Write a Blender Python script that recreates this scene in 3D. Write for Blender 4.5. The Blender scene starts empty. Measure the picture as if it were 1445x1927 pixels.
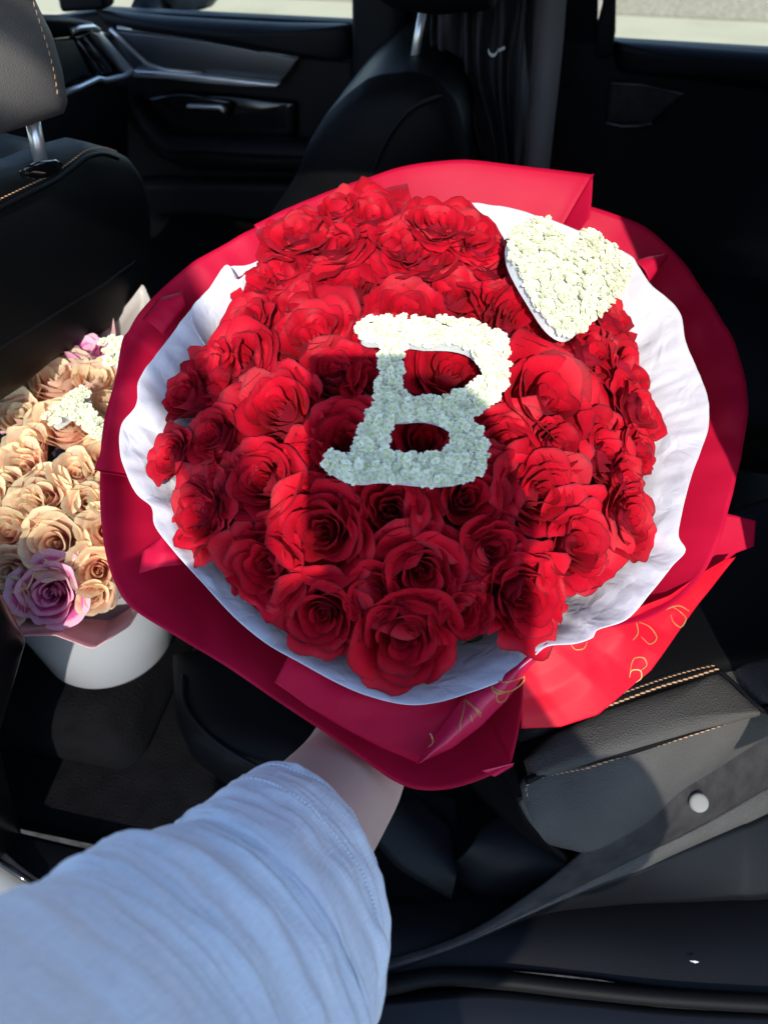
import bpy, bmesh, math, random
import numpy as np
from mathutils import Vector, Matrix, noise
from mathutils.geometry import tessellate_polygon
random.seed(7)
S = bpy.context.scene
COL = S.collection
R = math.radians

# ------------------------------------------------------------------ camera
FPX = 1400.0; CX, CY = 722.5, 963.5
CAM = Vector((0, 0, 1.50)); PITCH = 45.0; YAW = 11.0
cd = bpy.data.cameras.new('camera'); co = bpy.data.objects.new('camera', cd); COL.objects.link(co)
co.location = CAM; co.rotation_euler = (R(90-PITCH), 0, R(YAW))
cd.sensor_fit = 'VERTICAL'; cd.sensor_height = 24.0; cd.lens = FPX/1927*24.0
cd.clip_start = 0.02; cd.clip_end = 600
cd.dof.use_dof = True; cd.dof.focus_distance = 0.68; cd.dof.aperture_fstop = 3.6
S.camera = co
CR = co.rotation_euler.to_matrix()
def camv(px, py): return Vector(((px-CX)/FPX, (CY-py)/FPX, -1.0))
def P(px, py, d): return CAM + CR @ (camv(px, py)*d)                  # pixel + depth -> world
def onplane(px, py, p0, n):
    d = CR @ camv(px, py); n = Vector(n); return CAM + d*((Vector(p0)-CAM).dot(n)/d.dot(n))
def PX(px, py, x): return onplane(px, py, (x,0,0), (1,0,0))
def PY(px, py, y): return onplane(px, py, (0,y,0), (0,1,0))
def PZ(px, py, z): return onplane(px, py, (0,0,z), (0,0,1))

# ------------------------------------------------------------------ light
SUN_PX = (700, 695)                                                   # where the camera's own shadow falls
SD = (CR @ camv(*SUN_PX)).normalized()                                # direction the sunlight travels
sun_elev = math.asin(-SD.z)
SR = SD.cross(Vector((0,0,1))).normalized(); SU = SR.cross(SD).normalized()
def SP(a, b, back): return CAM - SD*back + SR*a + SU*b                # sun-view coordinates
def SY(a, b, y):                                                      # the same, on the upright plane y
    q = CAM + SR*a + SU*b; return q + SD*((y-q.y)/SD.y)
sl = bpy.data.lights.new('sun', 'SUN'); sl.energy = 2.0; sl.angle = R(0.53); sl.color = (1.0, .95, .86)
so = bpy.data.objects.new('sun', sl); COL.objects.link(so); so.rotation_euler = SD.to_track_quat('-Z','Y').to_euler()
w = bpy.data.worlds.new('World'); S.world = w; w.use_nodes = True
nt = w.node_tree; bg = nt.nodes['Background']; sky = nt.nodes.new('ShaderNodeTexSky'); sky.sky_type = 'NISHITA'
sky.sun_disc = False; sky.sun_elevation = sun_elev
sky.sun_rotation = math.atan2(-SD.x, -SD.y)
sky.air_density = 1.0; sky.dust_density = 0.4; sky.ozone_density = 3.0
bg.inputs[1].default_value = 0.15
nt.links.new(sky.outputs[0], bg.inputs[0])
S.view_settings.view_transform = 'Standard'; S.view_settings.look = 'None'; S.view_settings.gamma = 1.0
S.view_settings.exposure = 1.42
S.cycles.max_bounces = 10; S.cycles.diffuse_bounces = 5; S.cycles.transparent_max_bounces = 12
S.cycles.sample_clamp_indirect = 4.0; S.cycles.use_denoising = True

# ------------------------------------------------------------------ helpers
def link(o, parent=None):
    COL.objects.link(o)
    if parent is not None: o.parent = parent
    return o
def tag(o, label=None, cat=None, group=None, kind=None):
    if label: o['label'] = label
    if cat: o['category'] = cat
    if group: o['group'] = group
    if kind: o['kind'] = kind
    return o
def empty(name, loc=(0,0,0)):
    o = bpy.data.objects.new(name, None); o.location = loc; o.empty_display_size = .05
    return link(o)
def obj(name, verts, faces, mat, parent=None, smooth=True, uvs=None, world=True):
    """verts in world coordinates; a parent Empty's location is taken off"""
    off = parent_off(parent) if world else Vector((0,0,0))
    me = bpy.data.meshes.new(name)
    me.from_pydata([tuple(Vector(v)-off) for v in verts], [], faces)
    if uvs is not None:
        ul = me.uv_layers.new(name='UVMap')
        idx = np.empty(len(me.loops), dtype=np.int32); me.loops.foreach_get('vertex_index', idx)
        ul.data.foreach_set('uv', np.asarray(uvs, dtype=np.float32)[idx].ravel())
    if smooth: me.polygons.foreach_set('use_smooth', [True]*len(me.polygons))
    if mat: me.materials.append(mat)
    me.update()
    o = bpy.data.objects.new(name, me)
    return link(o, parent)
def parent_off(p):
    v = Vector((0,0,0))
    while p is not None: v += p.location; p = p.parent
    return v
def bev(o, wdt, seg=4, sub=0):
    m = o.modifiers.new('bevel', 'BEVEL'); m.width = wdt; m.segments = seg; m.limit_method = 'ANGLE'; m.angle_limit = R(40)
    if sub:
        s = o.modifiers.new('sub', 'SUBSURF'); s.levels = sub; s.render_levels = sub
    return o
def solid(o, t, off=-1):
    m = o.modifiers.new('solid', 'SOLIDIFY'); m.thickness = t; m.offset = off; return o
def crom(pts, n, closed=False):
    """resample by Catmull-Rom"""
    pts = [Vector(p) for p in pts]; L = len(pts); out = []
    segs = L if closed else L-1
    for i in range(n):
        t = i/(n if closed else n-1)*segs; k = min(int(t), segs-1); u = t-k
        def g(j): return pts[j % L] if closed else pts[max(0, min(L-1, j))]
        p0,p1,p2,p3 = g(k-1), g(k), g(k+1), g(k+2)
        out.append(.5*((2*p1)+(p2-p0)*u+(2*p0-5*p1+4*p2-p3)*u*u+(3*p1-p0-3*p2+p3)*u**3))
    return out
def even(pts, n, closed=False):
    """dense, evenly spaced resample of a polyline"""
    pts = [Vector(p) for p in pts]
    if closed: pts = pts+[pts[0]]
    d = [0]
    for a,b in zip(pts, pts[1:]): d.append(d[-1]+(b-a).length)
    out = []; k = 0
    for i in range(n):
        s = d[-1]*i/(n if closed else n-1)
        while k < len(d)-2 and d[k+1] < s: k += 1
        u = (s-d[k])/max(1e-9, d[k+1]-d[k]); out.append(pts[k].lerp(pts[k+1], min(1,u)))
    return out
def slab(name, poly, vec, mat, parent=None, bw=.01, seg=4, smooth=True):
    """closed 3-D outline extruded along vec, edges rounded"""
    n = len(poly); vec = Vector(vec); v = [Vector(p) for p in poly]+[Vector(p)+vec for p in poly]
    f = [tuple(range(n))[::-1], tuple(range(n, 2*n))]+[(i, (i+1)%n, n+(i+1)%n, n+i) for i in range(n)]
    nrm = Vector((0,0,0))
    for i in range(n): nrm += (v[i]-v[0]).cross(v[(i+1)%n]-v[0])
    if nrm.dot(vec) < 0: f = [tuple(reversed(q)) for q in f]
    o = obj(name, v, f, mat, parent, smooth)
    if bw: bev(o, bw, seg)
    return o
def box(name, c, s, mat, parent=None, bw=.005, rot=None, seg=3):
    c = Vector(c); v = []
    for x in (-1,1):
        for y in (-1,1):
            for z in (-1,1):
                q = Vector((x*s[0]/2, y*s[1]/2, z*s[2]/2))
                if rot is not None: q = rot @ q
                v.append(c+q)
    f = [(0,1,3,2),(4,6,7,5),(0,4,5,1),(2,3,7,6),(0,2,6,4),(1,5,7,3)]
    o = obj(name, v, f, mat, parent, True)
    if bw: bev(o, bw, seg)
    return o
def tube_vf(path, rad, ns=10, caps=True, base=0, flat=1.0, upv=None):
    path = [Vector(p) for p in path]; v = []; f = []
    up = Vector(upv) if upv else Vector((0,0,1)); prevn = None
    for i, p in enumerate(path):
        t = (path[min(i+1,len(path)-1)]-path[max(i-1,0)]).normalized()
        nn = (prevn if prevn is not None and not upv else up); nn = nn-t*nn.dot(t)
        if nn.length < 1e-4: nn = Vector((1,0,0))-t*t.x
        nn.normalize(); prevn = nn; b = t.cross(nn)
        r = rad(i/(len(path)-1)) if callable(rad) else rad
        for k in range(ns):
            a = 2*math.pi*k/ns; v.append(p+nn*math.cos(a)*r*flat+b*math.sin(a)*r)
    for i in range(len(path)-1):
        for k in range(ns):
            a=base+i*ns+k; b_=base+i*ns+(k+1)%ns; f.append((a,b_,b_+ns,a+ns))
    if caps:
        f.append(tuple(base+k for k in range(ns))[::-1]); f.append(tuple(base+(len(path)-1)*ns+k for k in range(ns)))
    return v, f
def tube(name, path, rad, mat, parent=None, ns=10, flat=1.0, upv=None):
    v, f = tube_vf(path, rad, ns, True, 0, flat, upv); return obj(name, v, f, mat, parent)
def pillow(name, poly, nrm, th, mat, parent=None, n=72, rings=14, back=True, edge=.0, p=2.6, dish=0.0):
    """soft cushion: closed outline inflated along its normal"""
    c0 = even(poly, n, True); c = sum(c0, Vector())/n; nrm = Vector(nrm).normalized()
    v = []; f = []
    for side in ((1,-1) if back else (1,)):
        b0 = len(v)
        for k in range(rings):
            s = 1-k/rings; s = s if k else 1.0
            h = th*(1-s**p)**(1/p) if s < 1 else 0
            h -= dish*(1-s)
            for q in c0: v.append(c+(q-c)*s+nrm*h*side)
        v.append(c+nrm*(th-dish)*side)
        for k in range(rings-1):
            for i in range(n):
                a=b0+k*n+i; b=b0+k*n+(i+1)%n; qd=(a,b,b+n,a+n); f.append(qd if side>0 else qd[::-1])
        for i in range(n):
            a=b0+(rings-1)*n+i; b=b0+(rings-1)*n+(i+1)%n; q=(a,b,len(v)-1); f.append(q if side>0 else q[::-1])
    o = obj(name, v, f, mat, parent)
    bm = bmesh.new(); bm.from_mesh(o.data); bmesh.ops.remove_doubles(bm, verts=bm.verts, dist=1e-5)
    bmesh.ops.recalc_face_normals(bm, faces=bm.faces); bm.to_mesh(o.data); bm.free()
    return o
def stitches(name, path, pitch, ln, rad, mat, parent, nrm):
    """a row of short thread loops along a seam, one joined part"""
    path = [Vector(p) for p in path]
    tot = sum((b-a).length for a,b in zip(path, path[1:])); n = max(2, int(tot/pitch)); pts = even(path, n+1)
    V=[]; F=[]; nrm=Vector(nrm).normalized()
    for i in range(n):
        d=(pts[i+1]-pts[i]).normalized(); m=(pts[i]+pts[i+1])/2; sd=d.cross(nrm)*.25
        d=(d+sd).normalized()
        q=[m-d*ln/2-nrm*rad*.5, m-d*ln/4+nrm*rad*.5, m+d*ln/4+nrm*rad*.5, m+d*ln/2-nrm*rad*.5]
        v,f=tube_vf(q, lambda t: rad*(.55+.45*math.sin(math.pi*t)), 6, True, len(V)); V+=v; F+=f
    o=obj(name,V,F,mat,parent); return o
def fbm(p, s, o=3):
    v=0; a=1
    for _ in range(o): v+=a*noise.noise(Vector(p)*s); s*=2.1; a*=.5
    return v

# ------------------------------------------------------------------ materials
def mat(name, col, rough=.5, metal=0, spec=.5, bump=None, sheen=0, trans=0, transcol=None, vary=None, coat=0, sss=0):
    """bump=(scale, strength, distance, kind); vary=(scale, amount)"""
    m = bpy.data.materials.new(name); m.use_nodes = True; n = m.node_tree; b = n.nodes['Principled BSDF']
    b.inputs['Base Color'].default_value = (*col, 1); b.inputs['Roughness'].default_value = rough
    b.inputs['Metallic'].default_value = metal; b.inputs['Specular IOR Level'].default_value = spec
    b.inputs['Sheen Weight'].default_value = sheen; b.inputs['Coat Weight'].default_value = coat
    if sss:
        b.inputs['Subsurface Weight'].default_value = sss; b.inputs['Subsurface Radius'].default_value = (.02,.008,.005); b.inputs['Subsurface Scale'].default_value = .5
    tc = n.nodes.new('ShaderNodeTexCoord')
    if vary:
        t = n.nodes.new('ShaderNodeTexNoise'); t.inputs['Scale'].default_value = vary[0]; t.inputs['Detail'].default_value = 5
        n.links.new(tc.outputs['Object'], t.inputs['Vector'])
        mp = n.nodes.new('ShaderNodeMapRange'); mp.inputs[1].default_value=.3; mp.inputs[2].default_value=.7
        mp.inputs[3].default_value=1-vary[1]; mp.inputs[4].default_value=1+vary[1]
        mx = n.nodes.new('ShaderNodeVectorMath'); mx.operation='SCALE'; mx.inputs[0].default_value=col
        n.links.new(t.outputs[0], mp.inputs[0]); n.links.new(mp.outputs[0], mx.inputs['Scale']); n.links.new(mx.outputs[0], b.inputs['Base Color'])
    if bump:
        kind = bump[3] if len(bump)>3 else 'noise'
        if kind=='voro':
            t = n.nodes.new('ShaderNodeTexVoronoi'); t.inputs['Scale'].default_value=bump[0]; out=t.outputs['Distance']
        elif kind=='weave':
            t1=n.nodes.new('ShaderNodeTexWave'); t1.wave_type='BANDS'; t1.bands_direction='X'; t1.inputs['Scale'].default_value=bump[0]; t1.inputs['Distortion'].default_value=.6
            t2=n.nodes.new('ShaderNodeTexWave'); t2.wave_type='BANDS'; t2.bands_direction='Y'; t2.inputs['Scale'].default_value=bump[0]*.9; t2.inputs['Distortion'].default_value=.6
            n.links.new(tc.outputs['UV'], t1.inputs[0]); n.links.new(tc.outputs['UV'], t2.inputs[0])
            ad=n.nodes.new('ShaderNodeMath'); ad.operation='ADD'; n.links.new(t1.outputs[1], ad.inputs[0]); n.links.new(t2.outputs[1], ad.inputs[1]); out=ad.outputs[0]; t=None
        else:
            t = n.nodes.new('ShaderNodeTexNoise'); t.inputs['Scale'].default_value=bump[0]; t.inputs['Detail'].default_value=6; out=t.outputs[0]
        if t is not None: n.links.new(tc.outputs['Object'], t.inputs['Vector'])
        bp = n.nodes.new('ShaderNodeBump'); bp.inputs['Strength'].default_value=bump[1]; bp.inputs['Distance'].default_value=bump[2]
        n.links.new(out, bp.inputs['Height']); n.links.new(bp.outputs[0], b.inputs['Normal'])
    if trans:
        tr = n.nodes.new('ShaderNodeBsdfTranslucent'); tr.inputs[0].default_value=(*(transcol or col),1)
        ms = n.nodes.new('ShaderNodeMixShader'); ms.inputs[0].default_value=trans
        n.links.new(b.outputs[0], ms.inputs[1]); n.links.new(tr.outputs[0], ms.inputs[2]); n.links.new(ms.outputs[0], n.nodes['Material Output'].inputs[0])
    return m

def petal_mat(name, c_in, c_out, c_edge, c_back, trans=.18, edge_at=.93, rough=.6):
    """petal: colour runs from base to rim over the UV, veins and a dry darker rim"""
    m = bpy.data.materials.new(name); m.use_nodes=True; n=m.node_tree; b=n.nodes['Principled BSDF']; L=n.links
    uv=n.nodes.new('ShaderNodeUVMap'); sp=n.nodes.new('ShaderNodeSeparateXYZ'); L.new(uv.outputs[0], sp.inputs[0])
    oi=n.nodes.new('ShaderNodeObjectInfo')
    # v + noise
    ns=n.nodes.new('ShaderNodeTexNoise'); ns.inputs['Scale'].default_value=7; ns.inputs['Detail'].default_value=5
    cb=n.nodes.new('ShaderNodeCombineXYZ'); L.new(sp.outputs[0], cb.inputs[0]); L.new(sp.outputs[1], cb.inputs[1]); 
    ml=n.nodes.new('ShaderNodeMath'); ml.operation='MULTIPLY'; ml.inputs[1].default_value=37; L.new(oi.outputs['Random'], ml.inputs[0]); L.new(ml.outputs[0], cb.inputs[2])
    L.new(cb.outputs[0], ns.inputs['Vector'])
    a=n.nodes.new('ShaderNodeMath'); a.operation='MULTIPLY_ADD'; a.inputs[1].default_value=.10; L.new(ns.outputs[0], a.inputs[0]); 
    v2=n.nodes.new('ShaderNodeMath'); v2.operation='SUBTRACT'; v2.inputs[1].default_value=.05; L.new(sp.outputs[1], v2.inputs[0]); L.new(v2.outputs[0], a.inputs[2])
    cr=n.nodes.new('ShaderNodeValToRGB'); e=cr.color_ramp.elements
    e[0].position=.15; e[0].color=(*c_in,1); e[1].position=.75; e[1].color=(*c_out,1)
    x=cr.color_ramp.elements.new(edge_at); x.color=(*c_out,1); x=cr.color_ramp.elements.new(min(.999,edge_at+.05)); x.color=(*c_edge,1)
    L.new(a.outputs[0], cr.inputs[0])
    gm=n.nodes.new('ShaderNodeNewGeometry'); mx=n.nodes.new('ShaderNodeMix'); mx.data_type='RGBA'
    bf=n.nodes.new('ShaderNodeMath'); bf.operation='MULTIPLY'; bf.inputs[1].default_value=.75; L.new(gm.outputs['Backfacing'], bf.inputs[0]); L.new(bf.outputs[0], mx.inputs[0])
    L.new(cr.outputs[0], mx.inputs[6]); mx.inputs[7].default_value=(*c_back,1)
    # per-petal tone and mottling
    mr=n.nodes.new('ShaderNodeMapRange'); mr.inputs[3].default_value=.78; mr.inputs[4].default_value=1.15; L.new(oi.outputs['Random'], mr.inputs[0])
    n2=n.nodes.new('ShaderNodeTexNoise'); n2.inputs['Scale'].default_value=3; n2.inputs['Detail'].default_value=7; L.new(cb.outputs[0], n2.inputs['Vector'])
    mr2=n.nodes.new('ShaderNodeMapRange'); mr2.inputs[1].default_value=.3; mr2.inputs[2].default_value=.7; mr2.inputs[3].default_value=.82; mr2.inputs[4].default_value=1.1; L.new(n2.outputs[0], mr2.inputs[0])
    mu=n.nodes.new('ShaderNodeMath'); mu.operation='MULTIPLY'; L.new(mr.outputs[0], mu.inputs[0]); L.new(mr2.outputs[0], mu.inputs[1])
    sc=n.nodes.new('ShaderNodeVectorMath'); sc.operation='SCALE'; L.new(mx.outputs[2], sc.inputs[0]); L.new(mu.outputs[0], sc.inputs['Scale'])
    L.new(sc.outputs[0], b.inputs['Base Color'])
    b.inputs['Roughness'].default_value=rough; b.inputs['Specular IOR Level'].default_value=.22; b.inputs['Sheen Weight'].default_value=.10; b.inputs['Sheen Roughness'].default_value=.4
    b.inputs['Sheen Tint'].default_value=(*[min(1,q*1.2+.1) for q in c_out],1)
    # veins: noise stretched along v
    mp=n.nodes.new('ShaderNodeMapping'); mp.inputs['Scale'].default_value=(38,4,1); L.new(cb.outputs[0], mp.inputs[0])
    n3=n.nodes.new('ShaderNodeTexNoise'); n3.inputs['Scale'].default_value=1; n3.inputs['Detail'].default_value=4; L.new(mp.outputs[0], n3.inputs['Vector'])
    bp=n.nodes.new('ShaderNodeBump'); bp.inputs['Strength'].default_value=.35; bp.inputs['Distance'].default_value=.0012; L.new(n3.outputs[0], bp.inputs['Height']); L.new(bp.outputs[0], b.inputs['Normal'])
    tr=n.nodes.new('ShaderNodeBsdfTranslucent'); L.new(sc.outputs[0], tr.inputs[0])
    ms=n.nodes.new('ShaderNodeMixShader'); ms.inputs[0].default_value=trans
    L.new(b.outputs[0], ms.inputs[1]); L.new(tr.outputs[0], ms.inputs[2]); L.new(ms.outputs[0], n.nodes['Material Output'].inputs[0])
    return m

M = {}
M['red_rose'] = petal_mat('red_rose_petal', (.80,.003,.012), (.55,.0030,.018), (.24,.008,.018), (.44,.016,.045), .14, .97)
M['peach_rose'] = petal_mat('peach_rose_petal', (1.0,.40,.31), (1.0,.71,.50), (.98,.88,.56), (1.0,.70,.57), .42, .88)
M['pink_rose'] = petal_mat('pink_rose_petal', (.75,.03,.28), (.85,.16,.46), (.92,.55,.68), (.88,.45,.58), .3, .84)
M['paper'] = mat('wrap_paper', (.52,.006,.040), .5, spec=.12, bump=(9,.10,.01), trans=.16, transcol=(.62,.006,.035), vary=(5,.08))
M['paper_print'] = mat('wrap_paper_printed_side', (.60,.012,.075), .33, spec=.5, trans=.25, transcol=(.95,.01,.03), vary=(5,.06))
M['paper_bright'] = mat('wrap_paper_bright', (.66,.005,.024), .5, spec=.3, trans=.30, transcol=(1,.01,.03), vary=(5,.06))
M['gold'] = mat('gold_print', (.66,.36,.13), .5, metal=.2)
M['tissue'] = mat('tissue_paper', (.70,.69,.74), .75, spec=.2, bump=(70,.35,.002), trans=.22, transcol=(.9,.88,.9), vary=(14,.04))
def crinkle(m):
    n=m.node_tree; bp=[x for x in n.nodes if x.type=='BUMP'][0]; b=n.nodes['Principled BSDF']
    tc=n.nodes.new('ShaderNodeTexCoord'); ns=n.nodes.new('ShaderNodeTexNoise'); ns.inputs['Scale'].default_value=18; n.links.new(tc.outputs['Object'],ns.inputs[0])
    mx=n.nodes.new('ShaderNodeVectorMath'); mx.operation='MULTIPLY_ADD'; mx.inputs[1].default_value=(.05,.05,.05); n.links.new(ns.outputs['Color'],mx.inputs[0]); n.links.new(tc.outputs['Object'],mx.inputs[2])
    prev=bp.outputs[0]
    for sc,st,di in ((24,.45,.008),(75,.25,.003)):
        v=n.nodes.new('ShaderNodeTexVoronoi'); v.feature='DISTANCE_TO_EDGE'; v.inputs['Scale'].default_value=sc; n.links.new(mx.outputs[0],v.inputs['Vector'])
        b2=n.nodes.new('ShaderNodeBump'); b2.inputs['Strength'].default_value=st; b2.inputs['Distance'].default_value=di; n.links.new(v.outputs['Distance'],b2.inputs['Height']); n.links.new(prev,b2.inputs['Normal']); prev=b2.outputs[0]
    n.links.new(prev,b.inputs['Normal'])
crinkle(M['tissue'])
M['foam'] = mat('white_foam', (.74,.76,.72), .8, spec=.2, bump=(300,.3,.001))
M['floret'] = mat('white_floret', (.85,.86,.69), .6, spec=.25, trans=.15, transcol=(.8,.85,.55))
M['floret_green'] = mat('floret_green_core', (.55,.66,.20), .6)
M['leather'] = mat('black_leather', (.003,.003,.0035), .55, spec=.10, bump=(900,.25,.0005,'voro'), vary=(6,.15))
M['lit_leather_grain'] = mat('lit_grained_leather', (.062,.059,.055), .60, spec=.12, bump=(620,.8,.0011,'voro'), vary=(8,.2))  # black leather lightened; the cushion's sunlit tone is put into the colour
M['headrest_lit_leather'] = mat('headrest_lit_leather', (.085,.080,.076), .55, spec=.2, bump=(800,.45,.0008,'voro'), vary=(14,.15))  # separate lighter leather; sunlight on the headrest is put into its colour
M['plastic'] = mat('black_plastic', (.0032,.0037,.0052), .55, spec=.16, bump=(500,.25,.0008), vary=(4,.25))
M['plastic_speck'] = mat('coarse_black_plastic', (.028,.026,.026), .60, spec=.12, bump=(260,1.0,.0012,'noise'), vary=(40,.3))
M['gloss'] = mat('gloss_black', (.008,.008,.009), .12, spec=.5)
M['carpet'] = mat('black_carpet', (.0035,.0035,.0045), .95, spec=.1, bump=(300,.9,.004), vary=(30,.4))
M['chrome'] = mat('satin_chrome', (.60,.60,.60), .32, metal=.75)
M['darkmetal'] = mat('dark_brushed_trim', (.10,.105,.115), .38, metal=.8, bump=(60,.1,.001))
M['stitch'] = mat('tan_thread', (.50,.29,.16), .7)
M['belt'] = mat('grey_belt_webbing', (.20,.19,.19), .6, bump=(700,.5,.001,'voro'))
M['cloth_black'] = mat('black_drape_cloth', (.010,.010,.013), .75, bump=(300,.3,.001))
M['skin'] = mat('skin', (.70,.45,.37), .5, spec=.35, bump=(160,.22,.0012), vary=(10,.05), sss=.15)
M['linen'] = mat('white_linen', (.90,.93,1.0), .85, spec=.15, bump=(190,.5,.0010,'weave'), trans=.08, vary=(9,.02), sheen=.2)
def add_slubs(m, amount=.15):
    n=m.node_tree; b=n.nodes['Principled BSDF']; src=b.inputs['Base Color'].links[0].from_socket
    tc=n.nodes.new('ShaderNodeTexCoord'); prev=None
    for sc in ((30,330,1),(300,26,1)):
        mp=n.nodes.new('ShaderNodeMapping'); mp.inputs['Scale'].default_value=sc; n.links.new(tc.outputs['UV'],mp.inputs[0])
        t=n.nodes.new('ShaderNodeTexNoise'); t.inputs['Scale'].default_value=1; t.inputs['Detail'].default_value=3; n.links.new(mp.outputs[0],t.inputs[0])
        if prev is None: prev=t.outputs[0]
        else:
            ad=n.nodes.new('ShaderNodeMath'); ad.operation='ADD'; n.links.new(prev,ad.inputs[0]); n.links.new(t.outputs[0],ad.inputs[1]); prev=ad.outputs[0]
    mr=n.nodes.new('ShaderNodeMapRange'); mr.inputs[1].default_value=.7; mr.inputs[2].default_value=1.3; mr.inputs[3].default_value=1-amount; mr.inputs[4].default_value=1.0; n.links.new(prev,mr.inputs[0])
    sc=n.nodes.new('ShaderNodeVectorMath'); sc.operation='SCALE'; n.links.new(src,sc.inputs[0]); n.links.new(mr.outputs[0],sc.inputs['Scale']); n.links.new(sc.outputs[0],b.inputs['Base Color'])
    bp=[x for x in n.nodes if x.type=='BUMP'][0]; n.links.new(prev,bp.inputs['Height']); bp.inputs['Strength'].default_value=.6; bp.inputs['Distance'].default_value=.0012
add_slubs(M['linen'])
M['white_pot'] = mat('white_bucket', (.28,.29,.31), .35)
M['pink_paper'] = mat('pink_translucent_paper', (.86,.56,.57), .4, spec=.4, trans=.35, transcol=(.9,.55,.55))
M['clear_paper'] = mat('frosted_pale_paper', (.66,.62,.58), .35, spec=.5, trans=.4, transcol=(.85,.75,.7))
M['leaf'] = mat('dark_green_leaf', (.018,.045,.014), .5, vary=(30,.4))
M['hair'] = mat('brown_hair', (.03,.018,.012), .5, bump=(200,.6,.002))
M['paint'] = mat('dark_car_paint', (.004,.004,.005), .30, spec=.3)
M['silver_trim'] = mat('beige_metal_sill', (.30,.28,.24), .35, metal=.5)
M['clip'] = mat('translucent_clip', (.19,.19,.175), .6, spec=.2)
M['denim'] = mat('blue_jeans', (.04,.06,.12), .9)
M['phone'] = mat('phone_case', (.02,.02,.022), .4)
M['label'] = mat('white_print', (.45,.45,.45), .6)

# pavement, two tones
m = bpy.data.materials.new('pale_pavement'); m.use_nodes=True; n=m.node_tree; b=n.nodes['Principled BSDF']
tc=n.nodes.new('ShaderNodeTexCoord'); t1=n.nodes.new('ShaderNodeTexNoise'); t1.inputs['Scale'].default_value=1.3; t1.inputs['Detail'].default_value=9
t2=n.nodes.new('ShaderNodeTexNoise'); t2.inputs['Scale'].default_value=60; t2.inputs['Detail'].default_value=4
n.links.new(tc.outputs['Object'], t1.inputs[0]); n.links.new(tc.outputs['Object'], t2.inputs[0])
ad=n.nodes.new('ShaderNodeMath'); ad.operation='ADD'; n.links.new(t1.outputs[0], ad.inputs[0]); n.links.new(t2.outputs[0], ad.inputs[1])
cr=n.nodes.new('ShaderNodeValToRGB'); cr.color_ramp.elements[0].position=.75; cr.color_ramp.elements[0].color=(.40,.345,.20,1); cr.color_ramp.elements[1].position=1.2; cr.color_ramp.elements[1].color=(.50,.44,.27,1)
n.links.new(ad.outputs[0], cr.inputs[0]); n.links.new(cr.outputs[0], b.inputs['Base Color']); b.inputs['Roughness'].default_value=.95
M['ground']=m
M['gravel']=mat('brown_gravel', (.38,.31,.19), .95, bump=(40,1,.02), vary=(25,.4))

def glass_mat():
    m = bpy.data.materials.new('window_glass'); m.use_nodes=True; n=m.node_tree
    for x in list(n.nodes):
        if x.type!='OUTPUT_MATERIAL': n.nodes.remove(x)
    t=n.nodes.new('ShaderNodeBsdfTransparent'); t.inputs[0].default_value=(.93,.95,.92,1); g=n.nodes.new('ShaderNodeBsdfGlossy'); g.inputs['Roughness'].default_value=.02
    f=n.nodes.new('ShaderNodeFresnel'); f.inputs[0].default_value=1.3; ms=n.nodes.new('ShaderNodeMixShader')
    n.links.new(f.outputs[0], ms.inputs[0]); n.links.new(t.outputs[0], ms.inputs[1]); n.links.new(g.outputs[0], ms.inputs[2]); n.links.new(ms.outputs[0], n.nodes['Material Output'].inputs[0])
    return m
M['glass']=glass_mat()

# ------------------------------------------------------------------ ground
def quad(name, pts, mt, parent=None): return obj(name, pts, [tuple(range(len(pts)))], mt, parent, False)
g = quad('ground', [(-200,-200,0),(200,-200,0),(200,200,0),(-200,200,0)], M['ground']); tag(g, kind='structure', label='pale sunlit pavement around the car')
M['asphalt']=mat('added_dark_asphalt', (.05,.05,.052), .95, bump=(60,1,.01), vary=(20,.4))
g3 = quad('bounce_cut_ground', [(-60,-60,.004),(60,-60,.004),(60,2.0,.004),(-60,2.0,.004)], M['asphalt']); tag(g3, kind='structure', label='dark asphalt sheet added under the car to cut ground bounce')  # sheet added, out of view, to cut light bounced off the pavement
def gz(px,py): return PZ(px,py,.006)
g2 = quad('gravel_verge', [(-60,9.2,.006),(60,6.4,.006),(60,30,.006),(-60,30,.006)], M['gravel']); tag(g2, kind='structure', label='brown gravel strip beyond the pavement')

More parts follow.
